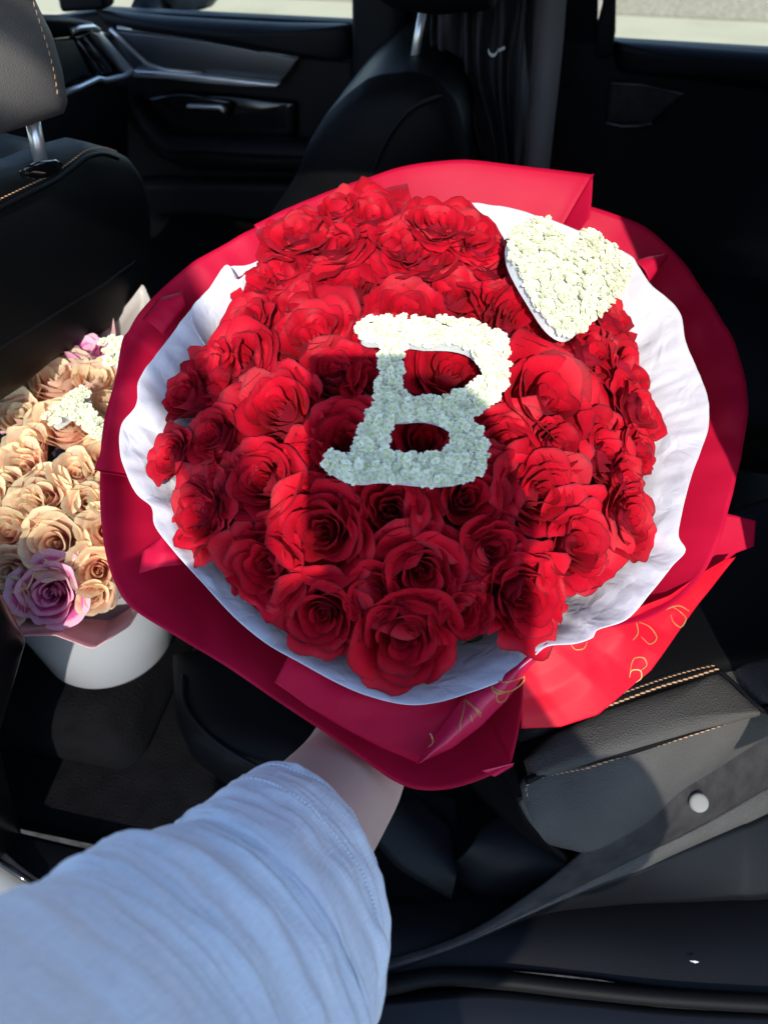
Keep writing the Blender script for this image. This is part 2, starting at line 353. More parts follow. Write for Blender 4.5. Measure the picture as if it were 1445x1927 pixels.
# ------------------------------------------------------------------ roses
def petal_geo(t, th0, rnd, style):
    """one petal in rose coordinates (outer radius about 1); t 0 = heart of the rose, 1 = outermost"""
    nu, nv = (11, 9) if t < .35 else (15, 13)
    o = style['open']
    r0 = .03+.50*t**1.1*o
    Wd = (1.9*(1-t)+.98*t)*rnd.uniform(.9,1.15)
    Ln = (.80+.46*t+.18*math.sin(math.pi*t)+(.10 if t>.85 else 0))*rnd.uniform(.94,1.06)
    if t < .35: Ln = .92+.25*t+rnd.uniform(-.04,.04)
    a_base = R(8+44*t**.8*o); a_mid = R(-7+34*t**1.3*o+rnd.uniform(-4,5)); a_tip = R(-14+ (150*t**1.25)*o*style['curl']+rnd.uniform(-10,16)*t)
    curl_at = .66-.08*t; ph = rnd.uniform(0,6.28); rip = style['ripple']*(.25+.75*t); tilt = rnd.uniform(-.07,.07)*t
    pt = rnd.uniform(.0,.045); side = rnd.choice((-1,1)); seed = rnd.uniform(0,99); asym = rnd.uniform(-.12,.12)
    V=[]; UV=[]
    for j in range(nv+1):
        v = j/nv
        for i in range(nu+1):
            u = -1+2*i/nu
            ve = v*(1-.20*abs(u)**2.4+pt*math.exp(-(u/.22)**2)*v+asym*u*v*.5+.05*noise.noise(Vector((u*2.2,seed,0)))*v)
            # integrate the profile
            r=r0*.35; z=-.62; st=14; ds=ve*Ln/st
            for k in range(st):
                q=(k+.5)/st*ve
                if q<.35: a=a_base+(a_mid-a_base)*(q/.35)
                elif q<curl_at: a=a_mid
                else:
                    c=(q-curl_at)/(1.02-curl_at); a=a_mid+(a_tip-a_mid)*c**1.6*(1+.25*abs(u)**2*t)
                r+=math.sin(a)*ds; z+=math.cos(a)*ds
            r=max(.012,r)
            r*=1+side*.10*u*(1 if t>.1 else 1.6)
            r+=.05*t*abs(u)**3*v
            wv=.30+.70*math.sin(min(1,v*1.35)*math.pi/2)
            th=th0+u*Wd*wv*(.85 if t>.8 else 1)
            w1=noise.noise(Vector((u*1.7,v*1.5,seed+5))); w2=noise.noise(Vector((u*4,v*3,seed+9)))
            r+=(w1*.13+w2*(.018+.03*t*t))*v*v*(.3+t)*style['ripple']
            z+=rip*.075*math.sin(4.2*u+ph)*v**5+rip*.03*math.sin(9*u+ph*2)*v**9*t+w2*.015*v**3+tilt*v
            V.append((r*math.cos(th), r*math.sin(th), z)); UV.append(((u+1)/2, v*(1-.05*abs(u)**6)+.05*abs(u)**6))
    F=[]
    for j in range(nv):
        for i in range(nu):
            a=j*(nu+1)+i; F.append((a, a+nu+1, a+nu+2, a+1))
    return V,F,UV
def rose_protos(n, count, material, styles, tag_):
    out=[]
    for k in range(n):
        rnd=random.Random(100+k*17+len(tag_)); st=styles[k%len(styles)]; meshes=[]; th=rnd.uniform(0,6)
        for i in range(count):
            t=(i/(count-1))**.92
            th+=2.39996+rnd.uniform(-.25,.25) if t>.2 else 1.9
            V,F,UV=petal_geo(t, th, rnd, st)
            me=bpy.data.meshes.new('petal'); me.from_pydata(V,[],F)
            ul=me.uv_layers.new(name='UVMap'); idx=np.empty(len(me.loops),dtype=np.int32); me.loops.foreach_get('vertex_index',idx)
            ul.data.foreach_set('uv', np.asarray(UV,dtype=np.float32)[idx].ravel())
            me.polygons.foreach_set('use_smooth',[True]*len(me.polygons)); me.materials.append(material); me.update(); meshes.append(me)
        out.append(meshes)
    return out
STY=[dict(open=1.0,curl=.80,ripple=.9), dict(open=.86,curl=.62,ripple=.7), dict(open=1.15,curl=.95,ripple=1.5), dict(open=.95,curl=.72,ripple=1.0), dict(open=1.08,curl=.85,ripple=1.25), dict(open=.78,curl=.55,ripple=.8), dict(open=1.22,curl=.8,ripple=2.0), dict(open=1.1,curl=.6,ripple=1.7)]
def place_rose(parent, protos, k, pos, nrm, rad, rnd, name='rose'):
    e=bpy.data.objects.new(name,None); e.empty_display_size=.01
    z=Vector(nrm).normalized(); x=Vector((rnd.uniform(-1,1),rnd.uniform(-1,1),rnd.uniform(-1,1))); x=(x-z*x.dot(z)).normalized(); y=z.cross(x)
    e.location=Vector(pos)-parent_off(parent); rot=Matrix((x,y,z)).transposed(); e.rotation_euler=rot.to_euler()
    e.scale=(rad*rnd.uniform(.95,1.05),rad*rnd.uniform(.95,1.05),rad*rnd.uniform(.95,1.1)); link(e,parent)
    for me in protos[k]: link(bpy.data.objects.new('petal',me),e)
    return e

# ------------------------------------------------------------------ red bouquet frame
def C2W(v): return CAM+CR@Vector(v)
O = C2W((.02,.058,-.72))
N = (CR@Vector((.03,.30,.95))).normalized(); E1=(CR@Vector((1,0,0))); E1=(E1-N*E1.dot(N)).normalized(); E2=N.cross(E1)
def BP(px,py,h): return onplane(px,py,O+N*h,N)
def loc(wv): q=wv-O; return q.dot(E1), q.dot(E2), q.dot(N)
def fromloc(x,y,h): return O+E1*x+E2*y+N*h
def dome(x,y): return .088*(1-(x*x+y*y)/.27**2)
def on_dome(px,py,off=0):
    h=.08
    for _ in range(12):
        x,y,_z=loc(BP(px,py,h)); h=dome(x,y)+off
    return x,y,h
bq = empty('rose_bouquet', O-N*.33)
tag(bq,'large round bouquet of red roses in red paper and white tissue, held by the arm','bouquet')

RP = rose_protos(8, 29, M['red_rose'], STY, 'red')
# centre px, radius px, prototype, tilt adjust (right, up)
ROSES=[(625,455,70,4,0,.35),(820,420,60,0,0,.4),(565,435,74,2,0,.3),(700,400,78,4,0,.5),(755,450,72,0,0,.35),(868,425,74,2,0,.3),(640,395,55,5,-.1,.4),(545,505,72,3,-.1,.35),(655,535,88,0,0,.15),(800,485,72,3,0,.35),
(850,545,80,2,.1,.2),(935,505,66,4,.1,.2),(760,592,80,1,0,.2),(905,470,60,5,.1,.3),(480,540,62,2,-.3,.2),(462,605,58,3,-.3,.1),(450,680,82,0,-.15,.1),(590,625,80,4,0,.2),(522,765,92,3,-.05,0),
(628,700,72,1,0,0),(705,720,66,5,0,0),(848,692,84,0,0,0),(985,610,88,2,.1,.1),(1035,750,104,0,.1,0),(1150,600,76,4,.4,.1),(1110,660,72,1,.3,.1),(1185,690,84,2,.5,0),(1205,770,76,4,.6,0),
(1140,850,82,3,.3,0),(950,835,78,4,0,0),(1018,925,88,3,.05,0),(348,745,68,5,-.5,0),(402,820,66,1,-.3,0),(318,855,62,3,-.6,0),(370,965,86,4,-.6,-.1),(492,905,86,1,-.2,0),
(650,830,86,1,0,0),(798,825,80,0,0,0),(735,960,88,0,0,-.05),(882,935,98,3,0,0),(603,1000,100,1,-.05,-.05),(498,1065,86,0,-.15,-.15),(925,1035,72,5,.05,0),(1092,1022,92,4,.2,-.1),
(1188,975,82,3,.5,0),(795,1080,96,0,0,-.1),(603,1160,92,3,-.05,-.25),(762,1200,108,1,0,-.35),(990,1122,92,0,.15,-.3),(870,1150,76,5,0,-.1),(700,1120,70,5,0,-.1),(1175,905,60,1,.4,0),
(1045,840,66,5,.1,0),(940,575,60,5,0,.1),(410,900,62,2,-.3,0),(1205,845,60,2,.6,0),(395,690,62,2,-.4,.1),(700,640,58,2,0,.1),(560,570,58,2,0,.2),(1000,500,60,4,.2,.3),(575,870,66,5,0,0)]
rr=random.Random(5)
for (px,py,pr,k,tx,ty) in ROSES:
    x,y,h=on_dome(px,py,.004+.030*max(0,min(1,(520-py)/100)))
    wv=fromloc(x,y,h); dep=-(CR.transposed()@(wv-CAM)).z; rad=pr*dep/FPX*(1.13 if py<520 else 1.24 if math.hypot(x,y)<.165 else 1.12 if math.hypot(x,y)<.20 else 1.02)
    nr=N+E1*(x*2.6+tx*.40)+E2*(y*(.9 if y>0 else 3.0)+ty*.15)
    nr.normalize()
    if rr.random()<.35 and k in (2,4,0): k=rr.choice((6,7))
    place_rose(bq,RP,k,wv-nr*rad*.42,nr,rad,rr)

# leaves and stems filling the dome under the heads
def leaf_cloud(name, parent, fn, n, size, material, seed=3):
    rnd=random.Random(seed); V=[];F=[]
    for i in range(n):
        c,nr=fn(rnd); a=Vector((rnd.uniform(-1,1),rnd.uniform(-1,1),rnd.uniform(-1,1))); a=(a-nr*a.dot(nr)*.7).normalized(); b=nr.cross(a).normalized(); s=size*rnd.uniform(.6,1.2)
        k=len(V); V+=[c-a*s, c-a*s*.3+b*s*.42-nr*s*.1, c+a*s*.4+b*s*.36-nr*s*.1, c+a*s, c+a*s*.4-b*s*.36-nr*s*.1, c-a*s*.3-b*s*.42-nr*s*.1, c+nr*s*.08]
        for j in range(6): F.append((k+j,k+(j+1)%6,k+6))
    return obj(name,V,F,material,parent)
def fd(r):
    a=r.uniform(0,6.28); q=.205*math.sqrt(r.random()); x,y=q*math.cos(a),q*math.sin(a); return fromloc(x,y,dome(x,y)-.055-r.uniform(0,.03)),N
tag(leaf_cloud('foliage',bq,fd,700,.018,M['leaf']),kind='stuff')
# backing cushion of tightly packed calyxes so that nothing shows between heads
V=[];F=[]
for i in range(13):
    q=.215*i/12
    for k in range(48):
        a=6.2832*k/48; x,y=q*math.cos(a),q*math.sin(a); V.append(fromloc(x,y,dome(x,y)-.075))
for i in range(12):
    for k in range(48): F.append((i*48+k,i*48+(k+1)%48,(i+1)*48+(k+1)%48,(i+1)*48+k))
tag(obj('stem_cushion',V,F,M['leaf'],bq),kind='stuff')

# ------------------------------------------------------------------ wrap sheets
def tri(x): return 2*abs(x-math.floor(x+.5))
CDIR=[(math.cos(a),math.sin(a)) for a in (.3,1.25,2.2,2.9,.8,1.9)]
def crease(x,y,f,seed=0):
    wx=noise.noise(Vector((x*5,y*5,seed)))*.05; wy=noise.noise(Vector((x*5+9,y*5,seed)))*.05; v=0
    for k,(c,sn) in enumerate(CDIR):
        m=max(0,noise.noise(Vector((x*7+k*3,y*7,seed+k)))+.25)
        v+=m*tri(((x+wx*(1+k%3))*c+(y+wy)*sn)*f*(1+.37*k)+seed*1.3+k*.4)/(1+.25*k)
    return v-.8
def sheet(name, outline, material, off=0, neck=.045, depth=.27, nseg=120, crump=.002, cf=14, ridge=0, prof=1.25, closed=False, seed=0, lip=.0, smin=.14, parent=None, nr=22):
    """outline (px, py, height above the rim plane), lofted to the tied neck"""
    pts=[]
    for (px,py,h) in outline:
        x,y,_=loc(BP(px,py,h)); pts.append((x,y,h))
    pts=crom(pts,len(pts)*8,closed); pts=even(pts,nseg,closed); V=[];UV=[]
    ss=[1-(1-smin)*(j/nr)**1.35 for j in range(nr+1)]
    for j,s in enumerate(ss):
        for i,q in enumerate(pts):
            r=math.hypot(q.x,q.y); c,sn=q.x/r,q.y/r
            rad=neck+(r-neck)*((s-smin)/(1-smin))
            d=(1-s)/(1-smin); h=q.z-(depth+q.z)*d**prof+off-lip*math.exp(-((1-s)/.05)**2)
            e=min(1,(1-s)*18)*.6+.4
            p=Vector((rad*c,rad*sn,h))
            nz=noise.noise(Vector((p.x*cf,p.y*cf,seed+j*.04)))+.4*noise.noise(Vector((p.x*cf*2.6,p.y*cf*2.6,seed+7)))
            if ridge:
                rg=1-2*abs(noise.noise(Vector((p.x*cf*1.7,p.y*cf*1.7,seed+3)))) ; rg2=1-2*abs(noise.noise(Vector((p.x*cf*4.2,p.y*cf*4.2,seed+13))))
                vd=noise.voronoi(Vector((p.x*cf*1.5,p.y*cf*1.5+.6*nz,seed)))[0]
                nz=nz*.6+ridge*(1.15*crease(p.x+.02*nz,p.y,cf*1.5,seed)+.2*rg)
            p.z+=nz*crump*e
            V.append(fromloc(*p)); UV.append((i/nseg*4,s))
    n=len(pts); F=[]; m=n if closed else n-1
    for j in range(nr):
        for i in range(m):
            a=j*n+i; b=j*n+(i+1)%n; F.append((a,a+n,b+n,b))
    o=obj(name,V,F,material,parent or bq,True,UV); solid(o,.0005,0); return o
def loft(name, A, B, material, bulge=0, ns=60, nt_=16, crump=.0, cf=16, ridge=0, off=0, seed=0, parent=None, th=.0005, sag=None):
    a=even([BP(*q) for q in A],ns); b=even([BP(*q) for q in B],ns); V=[];UV=[]
    for i in range(ns):
        for j in range(nt_+1):
            t=j/nt_; p=a[i].lerp(b[i],t); hh=bulge*math.sin(math.pi*t)+off
            nz=noise.noise(p*cf+Vector((seed,0,0)))
            if ridge: q_=loc(p); nz=nz*.5+ridge*1.1*crease(q_[0],q_[1],cf*1.2,seed+4)
            hh+=crump*nz*(.35+.65*math.sin(math.pi*t))
            V.append(p+N*hh); UV.append((i/ns*4,t))
    F=[]
    for i in range(ns-1):
        for j in range(nt_):
            k=i*(nt_+1)+j; F.append((k,k+nt_+1,k+nt_+2,k+1))
    o=obj(name,V,F,material,parent or bq,True,UV); solid(o,th,0); return o,V
def to_px(p): q=CR.transposed()@(p-CAM); return CX+FPX*q.x/-q.z, CY-FPX*q.y/-q.z, -q.z
def print_on(name, strokes, V, parent, material, wd=2.2, lift=.0012):
    """flat printed strokes (pixels) laid on a sheet already built"""
    G=np.array([to_px(v) for v in V]); VV=[];FF=[]
    for st in strokes:
        c=crom([(x,y,0) for x,y in st],max(10,len(st)*8))
        for i,p in enumerate(c):
            d=(c[min(i+1,len(c)-1)]-c[max(i-1,0)]); d.normalize(); nx,ny=-d.y,d.x
            k=len(VV); tt=math.sin(math.pi*(i+.5)/len(c)); ww=wd*(.35+.65*tt)
            for s in (-1,1):
                x,y=p.x+nx*ww*s,p.y+ny*ww*s; dd=(G[:,0]-x)**2+(G[:,1]-y)**2; ix=np.argpartition(dd,4)[:4]; wt=1/(dd[ix]+1); z=(G[ix,2]*wt).sum()/wt.sum()
                VV.append(P(x,y,z-lift))
            if i: FF.append((k-2,k-1,k+1,k))
        obj(name,VV,FF,material,parent)

PAPER='wrapping_sheet'
# back corner poking out above the top sheet
sheet(PAPER,[(700,352,-.01),(800,335,-.01),(903,303,-.008),(903,303,-.008),(958,318,-.008),(1000,350,-.01)],M['paper'],off=-.006,nseg=40)
# right sheet
sheet(PAPER,[(1020,372,.004),(1105,382,.004),(1180,405,.004),(1230,432,.004),(1272,470,.002),(1310,520,0),(1345,575,0),(1375,622,0),(1395,675,0),(1407,730,0),(1408,790,-.002),(1396,860,-.004),(1378,940,-.006),(1358,1010,-.008),(1332,1070,-.008),(1290,1120,-.008),(1240,1155,-.006),(1200,1170,-.004),(1150,1180,0)],M['paper'],off=0,nseg=150,crump=.008,cf=7,ridge=.9,lip=.004,prof=1.15)
# lower-left and bottom sheet
sheet(PAPER,[(215,700,-.012),(190,800,-.012),(183,893,-.010),(184,960,-.01),(192,1030,-.01),(212,1095,-.01),(245,1142,-.01),(330,1196,-.008),(420,1250,-.006),(520,1318,-.004),(620,1385,-.002),(700,1442,0),(745,1472,0),(790,1487,0),(850,1485,0),(915,1465,0),(965,1438,0),(965,1438,0),(978,1380,-.002),(987,1310,-.002),(985,1240,-.002)],M['paper'],off=-.008,nseg=190,crump=.008,cf=6,ridge=.9,prof=1.1)
# left sheet
sheet(PAPER,[(600,385,.004),(540,400,.004),(500,420,.004),(440,452,.004),(370,492,.003),(320,532,.002),(285,568,.002),(258,600,0),(243,625,0),(232,642,0),(222,700,0),(205,780,0),(190,850,0),(179,884,0),(179,884,0),(200,892,0)],M['paper'],off=.002,nseg=130,crump=.006,cf=8,ridge=.9)
# top sheet with the square corner
sheet(PAPER,[(480,432,.008),(540,402,.008),(600,378,.008),(680,348,.008),(760,322,.008),(860,311,.01),(940,318,.01),(1020,328,.01),(1080,335,.01),(1111,339,.012),(1111,339,.012),(1109,380,.010),(1105,420,.008)],M['paper'],off=.008,nseg=110,crump=.0045,cf=7,ridge=.7)
# tissue
TS=[(500,482,.02),(462,498,.022),(430,502,.024),(400,535,.026),(352,590,.026),(300,660,.026),(262,712,.026),(256,762,.028),(228,798,.028),(226,850,.028),(240,895,.028),(258,930,.026),(286,955,.026),(292,990,.026),(330,1040,.026),(380,1095,.026),(440,1160,.026),(500,1210,.028),(570,1250,.028),(640,1288,.030),(700,1312,.032),(765,1326,.034),(820,1322,.036),(880,1305,.036),(950,1278,.036),(1000,1240,.034),(1030,1216,.034),(1080,1212,.03),(1115,1200,.03),(1125,1185,.03),(1180,1165,.026),(1225,1115,.026),(1265,1065,.026),(1290,1036,.026),(1276,1008,.024),(1284,960,.024),(1300,900,.024),(1318,850,.024),(1333,800,.024),(1331,745,.024),(1310,690,.022),(1290,640,.022),(1280,590,.022),(1255,560,.02),(1225,535,.02),(1200,500,.02),(1180,478,.02),(1100,440,.018),(1020,408,.018),(950,388,.018),(860,380,.018),(780,388,.018),(700,395,.018),(600,425,.02)]
sheet('tissue_sheet',TS,M['tissue'],off=0,nseg=520,crump=.0055,cf=12,ridge=1.0,closed=True,prof=1.3,smin=.5,depth=.10,neck=.15,seed=4,nr=30)
sheet('tissue_sheet',[(462,520,.032),(445,530,.034),(428,503,.036),(395,548,.034),(360,600,.034),(420,700,.03)],M['tissue'],off=.004,nseg=90,crump=.005,cf=16,ridge=1.0,prof=1.3,smin=.5,depth=.10,neck=.15,seed=9)
# inner flap
o,_=loft(PAPER,[(545,1232,.012),(640,1270,.012),(760,1300,.012),(900,1290,.012),(1000,1225,.012)],[(517,1284,.014),(580,1330,.014),(650,1372,.014),(720,1408,.014),(787,1436,.016)],M['paper'],crump=.010,cf=10,ridge=.8,seed=2)
# lip behind the corner at bottom right
loft(PAPER,[(905,1450,-.008),(967,1436,-.008)],[(930,1462,-.014),(964,1442,-.014)],M['paper_print'],ns=12,nt_=4)
# rolled printed edge
ro,RV=loft(PAPER,[(783,1437,.018),(806,1400,.020),(850,1340,.022),(880,1298,.022),(940,1262,.020),(1012,1214,.018)],[(792,1434,.018),(850,1408,.020),(905,1366,.022),(955,1315,.022),(990,1262,.020),(1034,1214,.018)],M['paper_print'],bulge=.014,ns=80,nt_=20,crump=.002,cf=30,seed=5)
PR=[[(922,1289),(938,1300),(962,1300),(984,1284),(986,1271)],[(925,1276),(950,1284),(986,1274)],[(927,1282),(926,1297),(940,1306),(957,1300)],[(957,1300),(943,1303),(934,1310),(938,1321),(950,1318),(957,1300)],
 [(874,1316),(872,1340),(866,1360),(866,1376)],[(874,1316),(890,1330),(905,1350)],[(878,1322),(896,1334),(906,1344)],[(885,1345),(889,1360)],[(805,1406),(814,1398),(812,1385),(808,1380)]]
print_on('printed_script',PR,RV,bq,M['gold'],wd=1.5)
# bright printed sheet, bottom right, back of the wrap
bo,BV=loft(PAPER,[(975,1225,-.004),(1090,1195,-.006),(1180,1150,-.010),(1260,1120,-.014),(1320,1078,-.018),(1365,1052,-.022)],[(980,1371,-.020),(1055,1368,-.022),(1125,1345,-.024),(1225,1262,-.026),(1315,1135,-.028),(1384,1048,-.026)],M['paper_bright'],crump=.012,cf=7,ridge=.8,ns=100,nt_=30,seed=11)
PB=[[(1262,1140),(1280,1152),(1290,1165),(1280,1180),(1266,1170),(1262,1158)],[(1245,1150),(1275,1140),(1296,1150)],[(1195,1165),(1200,1190),(1190,1205)],[(1200,1170),(1222,1180),(1235,1200),(1222,1212),(1206,1198)],
 [(1072,1210),(1082,1222),(1098,1220),(1104,1208)],[(1185,1262),(1192,1240),(1210,1238),(1216,1252),(1204,1262)],[(1184,1275),(1188,1262),(1204,1262),(1206,1276),(1196,1284)]]
print_on('printed_script',PB,BV,bq,M['gold'],wd=1.3)
# dark flap of the wrap behind, right
loft(PAPER,[(1340,960,-.03),(1395,973,-.03),(1422,980,-.03)],[(1325,1085,-.04),(1385,1040,-.04),(1418,1028,-.04)],M['paper'],ns=20,crump=.003,seed=3)
# stems bound below the paper, with ribbon
V,F=tube_vf([O-N*.23,O-N*.33,O-N*.42],lambda t:.04+.012*math.cos(6*t),16,True); obj('stem_bundle',V,F,M['leaf'],bq)
tube('ribbon',[O-N*.235,O-N*.250],.047,M['paper'],bq,24)

# ------------------------------------------------------------------ floral letter B and heart
def inside(p,poly):
    x,y=p; c=False; n=len(poly); j=n-1
    for i in range(n):
        xi,yi=poly[i]; xj,yj=poly[j]
        if (yi>y)!=(yj>y) and x<(xj-xi)*(y-yi)/(yj-yi)+xi: c=not c
        j=i
    return c
def floral_shape(name, outline, holes, ctr, nrm, thick, material, spacing, fsize, label, cat, seed=1, inset=.0015, fmat=None, sm=3):
    nrm=Vector(nrm).normalized(); ex=(CR@Vector((1,0,0))); ex=(ex-nrm*ex.dot(nrm)).normalized(); ey=nrm.cross(ex)
    def flat(pl):
        r=[]
        for (px,py) in pl: q=onplane(px,py,ctr,nrm)-ctr; r.append(Vector((q.dot(ex),q.dot(ey),0)))
        r=crom(r,len(r)*sm,True); return [(q.x,q.y) for q in r]
    rings=[flat(outline)]+[flat(h) for h in holes]
    root=empty(name,ctr); tag(root,label,cat)
    full=rings
    def shrink(rg,dd):
        n=len(rg); ar=sum(rg[i][0]*rg[(i+1)%n][1]-rg[(i+1)%n][0]*rg[i][1] for i in range(n)); sg=1 if ar>0 else -1; out=[]
        for i in range(n):
            ax,ay=rg[i-1]; bx,by=rg[(i+1)%n]; dx,dy=bx-ax,by-ay; l=math.hypot(dx,dy) or 1; out.append((rg[i][0]-dy/l*dd*sg,rg[i][1]+dx/l*dd*sg))
        return out
    rings=[shrink(rings[0],.0026)]+[shrink(r,-.0022) for r in rings[1:]]
    tri=tessellate_polygon([[Vector((x,y,0)) for x,y in rg] for rg in rings]); allp=[p for rg in rings for p in rg]; n=len(allp)
    V=[ctr+ex*x+ey*y-nrm*.002 for x,y in allp]+[ctr+ex*x+ey*y-nrm*thick for x,y in allp]
    F=[tuple(t) for t in tri]+[tuple(i+n for i in t[::-1]) for t in tri]; b=0
    for rg in rings:
        m=len(rg)
        for i in range(m): a=b+i; c=b+(i+1)%m; F.append((a,c,c+n,a+n))
        b+=m
    fo=obj('foam_base',V,F,material,root,False)
    bm=bmesh.new(); bm.from_mesh(fo.data); bmesh.ops.recalc_face_normals(bm,faces=bm.faces); bm.to_mesh(fo.data); bm.free()
    # florets: clusters of tiny ruffled petals
    rings=full; rnd=random.Random(seed); xs=[p[0] for p in rings[0]]; ys=[p[1] for p in rings[0]]; pts=[]; grid={}; cs=spacing
    for _ in range(90000):
        x=rnd.uniform(min(xs),max(xs)); y=rnd.uniform(min(ys),max(ys)); k=(int(x//cs),int(y//cs))
        if any((x-a)**2+(y-c)**2<spacing**2 for i in (-1,0,1) for j in (-1,0,1) for (a,c) in grid.get((k[0]+i,k[1]+j),())): continue
        if not inside((x,y),rings[0]) or any(inside((x,y),h) for h in rings[1:]): continue
        grid.setdefault(k,[]).append((x,y)); pts.append((x,y))
    V=[];F=[];GV=[];GF=[]
    for (x,y) in pts:
        big=noise.noise(Vector((x*70,y*70,seed)))
        tl=(nrm+ex*rnd.uniform(-.45,.45)+ey*rnd.uniform(-.45,.45)).normalized(); a0=ex-tl*ex.dot(tl); a0.normalize(); b0=tl.cross(a0)
        c=ctr+ex*x+ey*y+nrm*(rnd.uniform(-.001,.003)+.0045*big+.003*noise.noise(Vector((x*220,y*220,seed)))); s=fsize*rnd.uniform(.8,1.25)
        for lay,(cnt,rr_,up,pw) in enumerate(((7,1.0,.25,.42),(6,.72,.62,.34),(4,.38,.85,.26))):
            w0=rnd.uniform(0,6)
            for i in range(cnt):
                an=w0+6.2832*i/cnt+rnd.uniform(-.2,.2); d=a0*math.cos(an)+b0*math.sin(an); sd=tl.cross(d); q=s*rr_*rnd.uniform(.8,1.15); hh=s*(up*.75)*rnd.uniform(.8,1.2)
                k=len(V); V+=[c, c+d*q*.55+sd*q*pw+tl*hh, c+d*q+sd*q*pw*.7+tl*(hh*1.0+s*.06*rnd.uniform(-1,2)), c+d*q*1.02+tl*(hh*1.15+s*.1), c+d*q-sd*q*pw*.7+tl*(hh*1.0+s*.06*rnd.uniform(-1,2)), c+d*q*.55-sd*q*pw+tl*hh, c+d*q*.62+tl*hh*.8]
                F+=[(k,k+1,k+6),(k+1,k+2,k+6),(k+2,k+3,k+6),(k+3,k+4,k+6),(k+4,k+5,k+6),(k+5,k,k+6)]
        if rnd.random()<.45:
            k=len(GV); q=s*.30; up=c+tl*s*.55
            GV+=[up+a0*q,up+b0*q,up-a0*q,up-b0*q,up+tl*q*.8]; GF+=[(k,k+1,k+4),(k+1,k+2,k+4),(k+2,k+3,k+4),(k+3,k,k+4)]
    tag(obj('florets',V,F,fmat or M['floret'],root,False),kind='stuff')
    if GV: tag(obj('floret_centres',GV,GF,M['floret_green'],root,False),kind='stuff')
    return root
B_OUT=[(674,622),(682,607),(720,601),(760,599),(810,603),(868,606),(905,615),(942,635),(955,672),(952,715),(932,752),(900,775),(880,790),(903,812),(914,850),(908,885),(878,903),(830,911),(780,909),(720,903),(680,907),(642,899),(614,880),(612,862),(626,854),(650,861),(667,850),(682,805),(702,760),(716,700),(718,647),(692,642),(676,634)]
B_H1=[(764,648),(800,648),(850,649),(886,660),(906,686),(908,706),(892,722),(868,738),(815,752),(778,748),(752,732),(755,700)]
B_H2=[(737,792),(765,788),(800,786),(832,795),(850,810),(850,834),(832,849),(800,858),(765,858),(732,853),(722,845),(728,820)]
x,y,h=on_dome(790,760,.040)
floral_shape('floral_letter',B_OUT,[B_H1,B_H2],fromloc(x,y,h),N+E2*.02,.014,M['foam'],.0036,.0039,'white flower covered letter B standing on the middle of the red rose bouquet','floral letter',seed=2)
H_OUT=[(957,444),(974,427),(1007,414),(1036,422),(1058,443),(1073,464),(1084,445),(1111,436),(1144,456),(1171,481),(1183,514),(1173,543),(1148,573),(1123,597),(1102,617),(1078,632),(1053,625),(1028,602),(1002,562),(976,519),(959,481)]
x,y,h=on_dome(1068,520,.050)
floral_shape('floral_heart',H_OUT,[],fromloc(x,y,h),N+E1*.25+E2*.10,.013,M['foam'],.0033,.0033,'solid white flower covered heart on the upper right edge of the red rose bouquet','floral heart',seed=8)

# ------------------------------------------------------------------ peach bouquet in a white bucket
PO=P(70,905,.92); PN=(CR@Vector((.02,.34,.93))).normalized()
pe1=(CR@Vector((1,0,0))); pe1=(pe1-PN*pe1.dot(PN)).normalized(); pe2=PN.cross(pe1)
pb=empty('peach_bouquet',PO-PN*.25); tag(pb,'peach and pink rose bouquet in pale pink paper, lower left behind the seat','bouquet')
PSTY=[dict(open=.80,curl=.50,ripple=.5),dict(open=.92,curl=.60,ripple=.6),dict(open=.70,curl=.5,ripple=.4)]
PP=rose_protos(3,20,M['peach_rose'],PSTY,'peachy'); PK=rose_protos(2,20,M['pink_rose'],PSTY,'pinkrose')
def pdome(px,py,off=0):
    h=.05
    for _ in range(8):
        q=onplane(px,py,PO+PN*h,PN)-PO; x,y=q.dot(pe1),q.dot(pe2); h=.08*(1-(x*x+y*y)/.26**2)+off
    return x,y,h
PR_=[(45,880,58,0),(85,935,55,1),(145,890,50,0),(165,945,50,2),(100,1022,62,1),(15,1000,55,0),(20,1080,55,0),(95,1118,68,4),(185,1075,60,0),(125,800,62,1),(40,790,62,2),(175,800,50,0),(105,710,66,1),(30,735,60,0),
     (180,720,60,2),(160,665,55,3),(90,665,55,0),(195,860,45,1),(15,920,50,2),(10,1128,48,1),(55,960,50,0),(178,1120,45,2),(-40,860,60,0),(-40,950,60,1),(-30,760,60,2),(60,840,50,2),(200,1000,50,1),(-30,1040,60,0),(215,770,50,0),(220,930,50,1)]
for (px,py,pr,k) in PR_:
    x,y,h=pdome(px,py); wv=PO+pe1*x+pe2*y+PN*h; dep=-(CR.transposed()@(wv-CAM)).z; rad=pr*dep/FPX
    nr=(PN+pe1*x*3+pe2*(y*3)).normalized()
    e=place_rose(pb,PP if k<3 else PK,k if k<3 else k-3,wv-nr*rad*.42,nr,rad*1.24,rr)
    if k==4: e['label']='deep pink rose with pale rim at the front of the bouquet'
def fp(r):
    a=r.uniform(0,6.28); q=.17*math.sqrt(r.random()); x,y=q*math.cos(a),q*math.sin(a); return PO+pe1*x+pe2*y+PN*(.02-.9*q*q-r.uniform(0,.03)),PN
tag(leaf_cloud('foliage',pb,fp,160,.02,M['leaf'],5),kind='stuff')
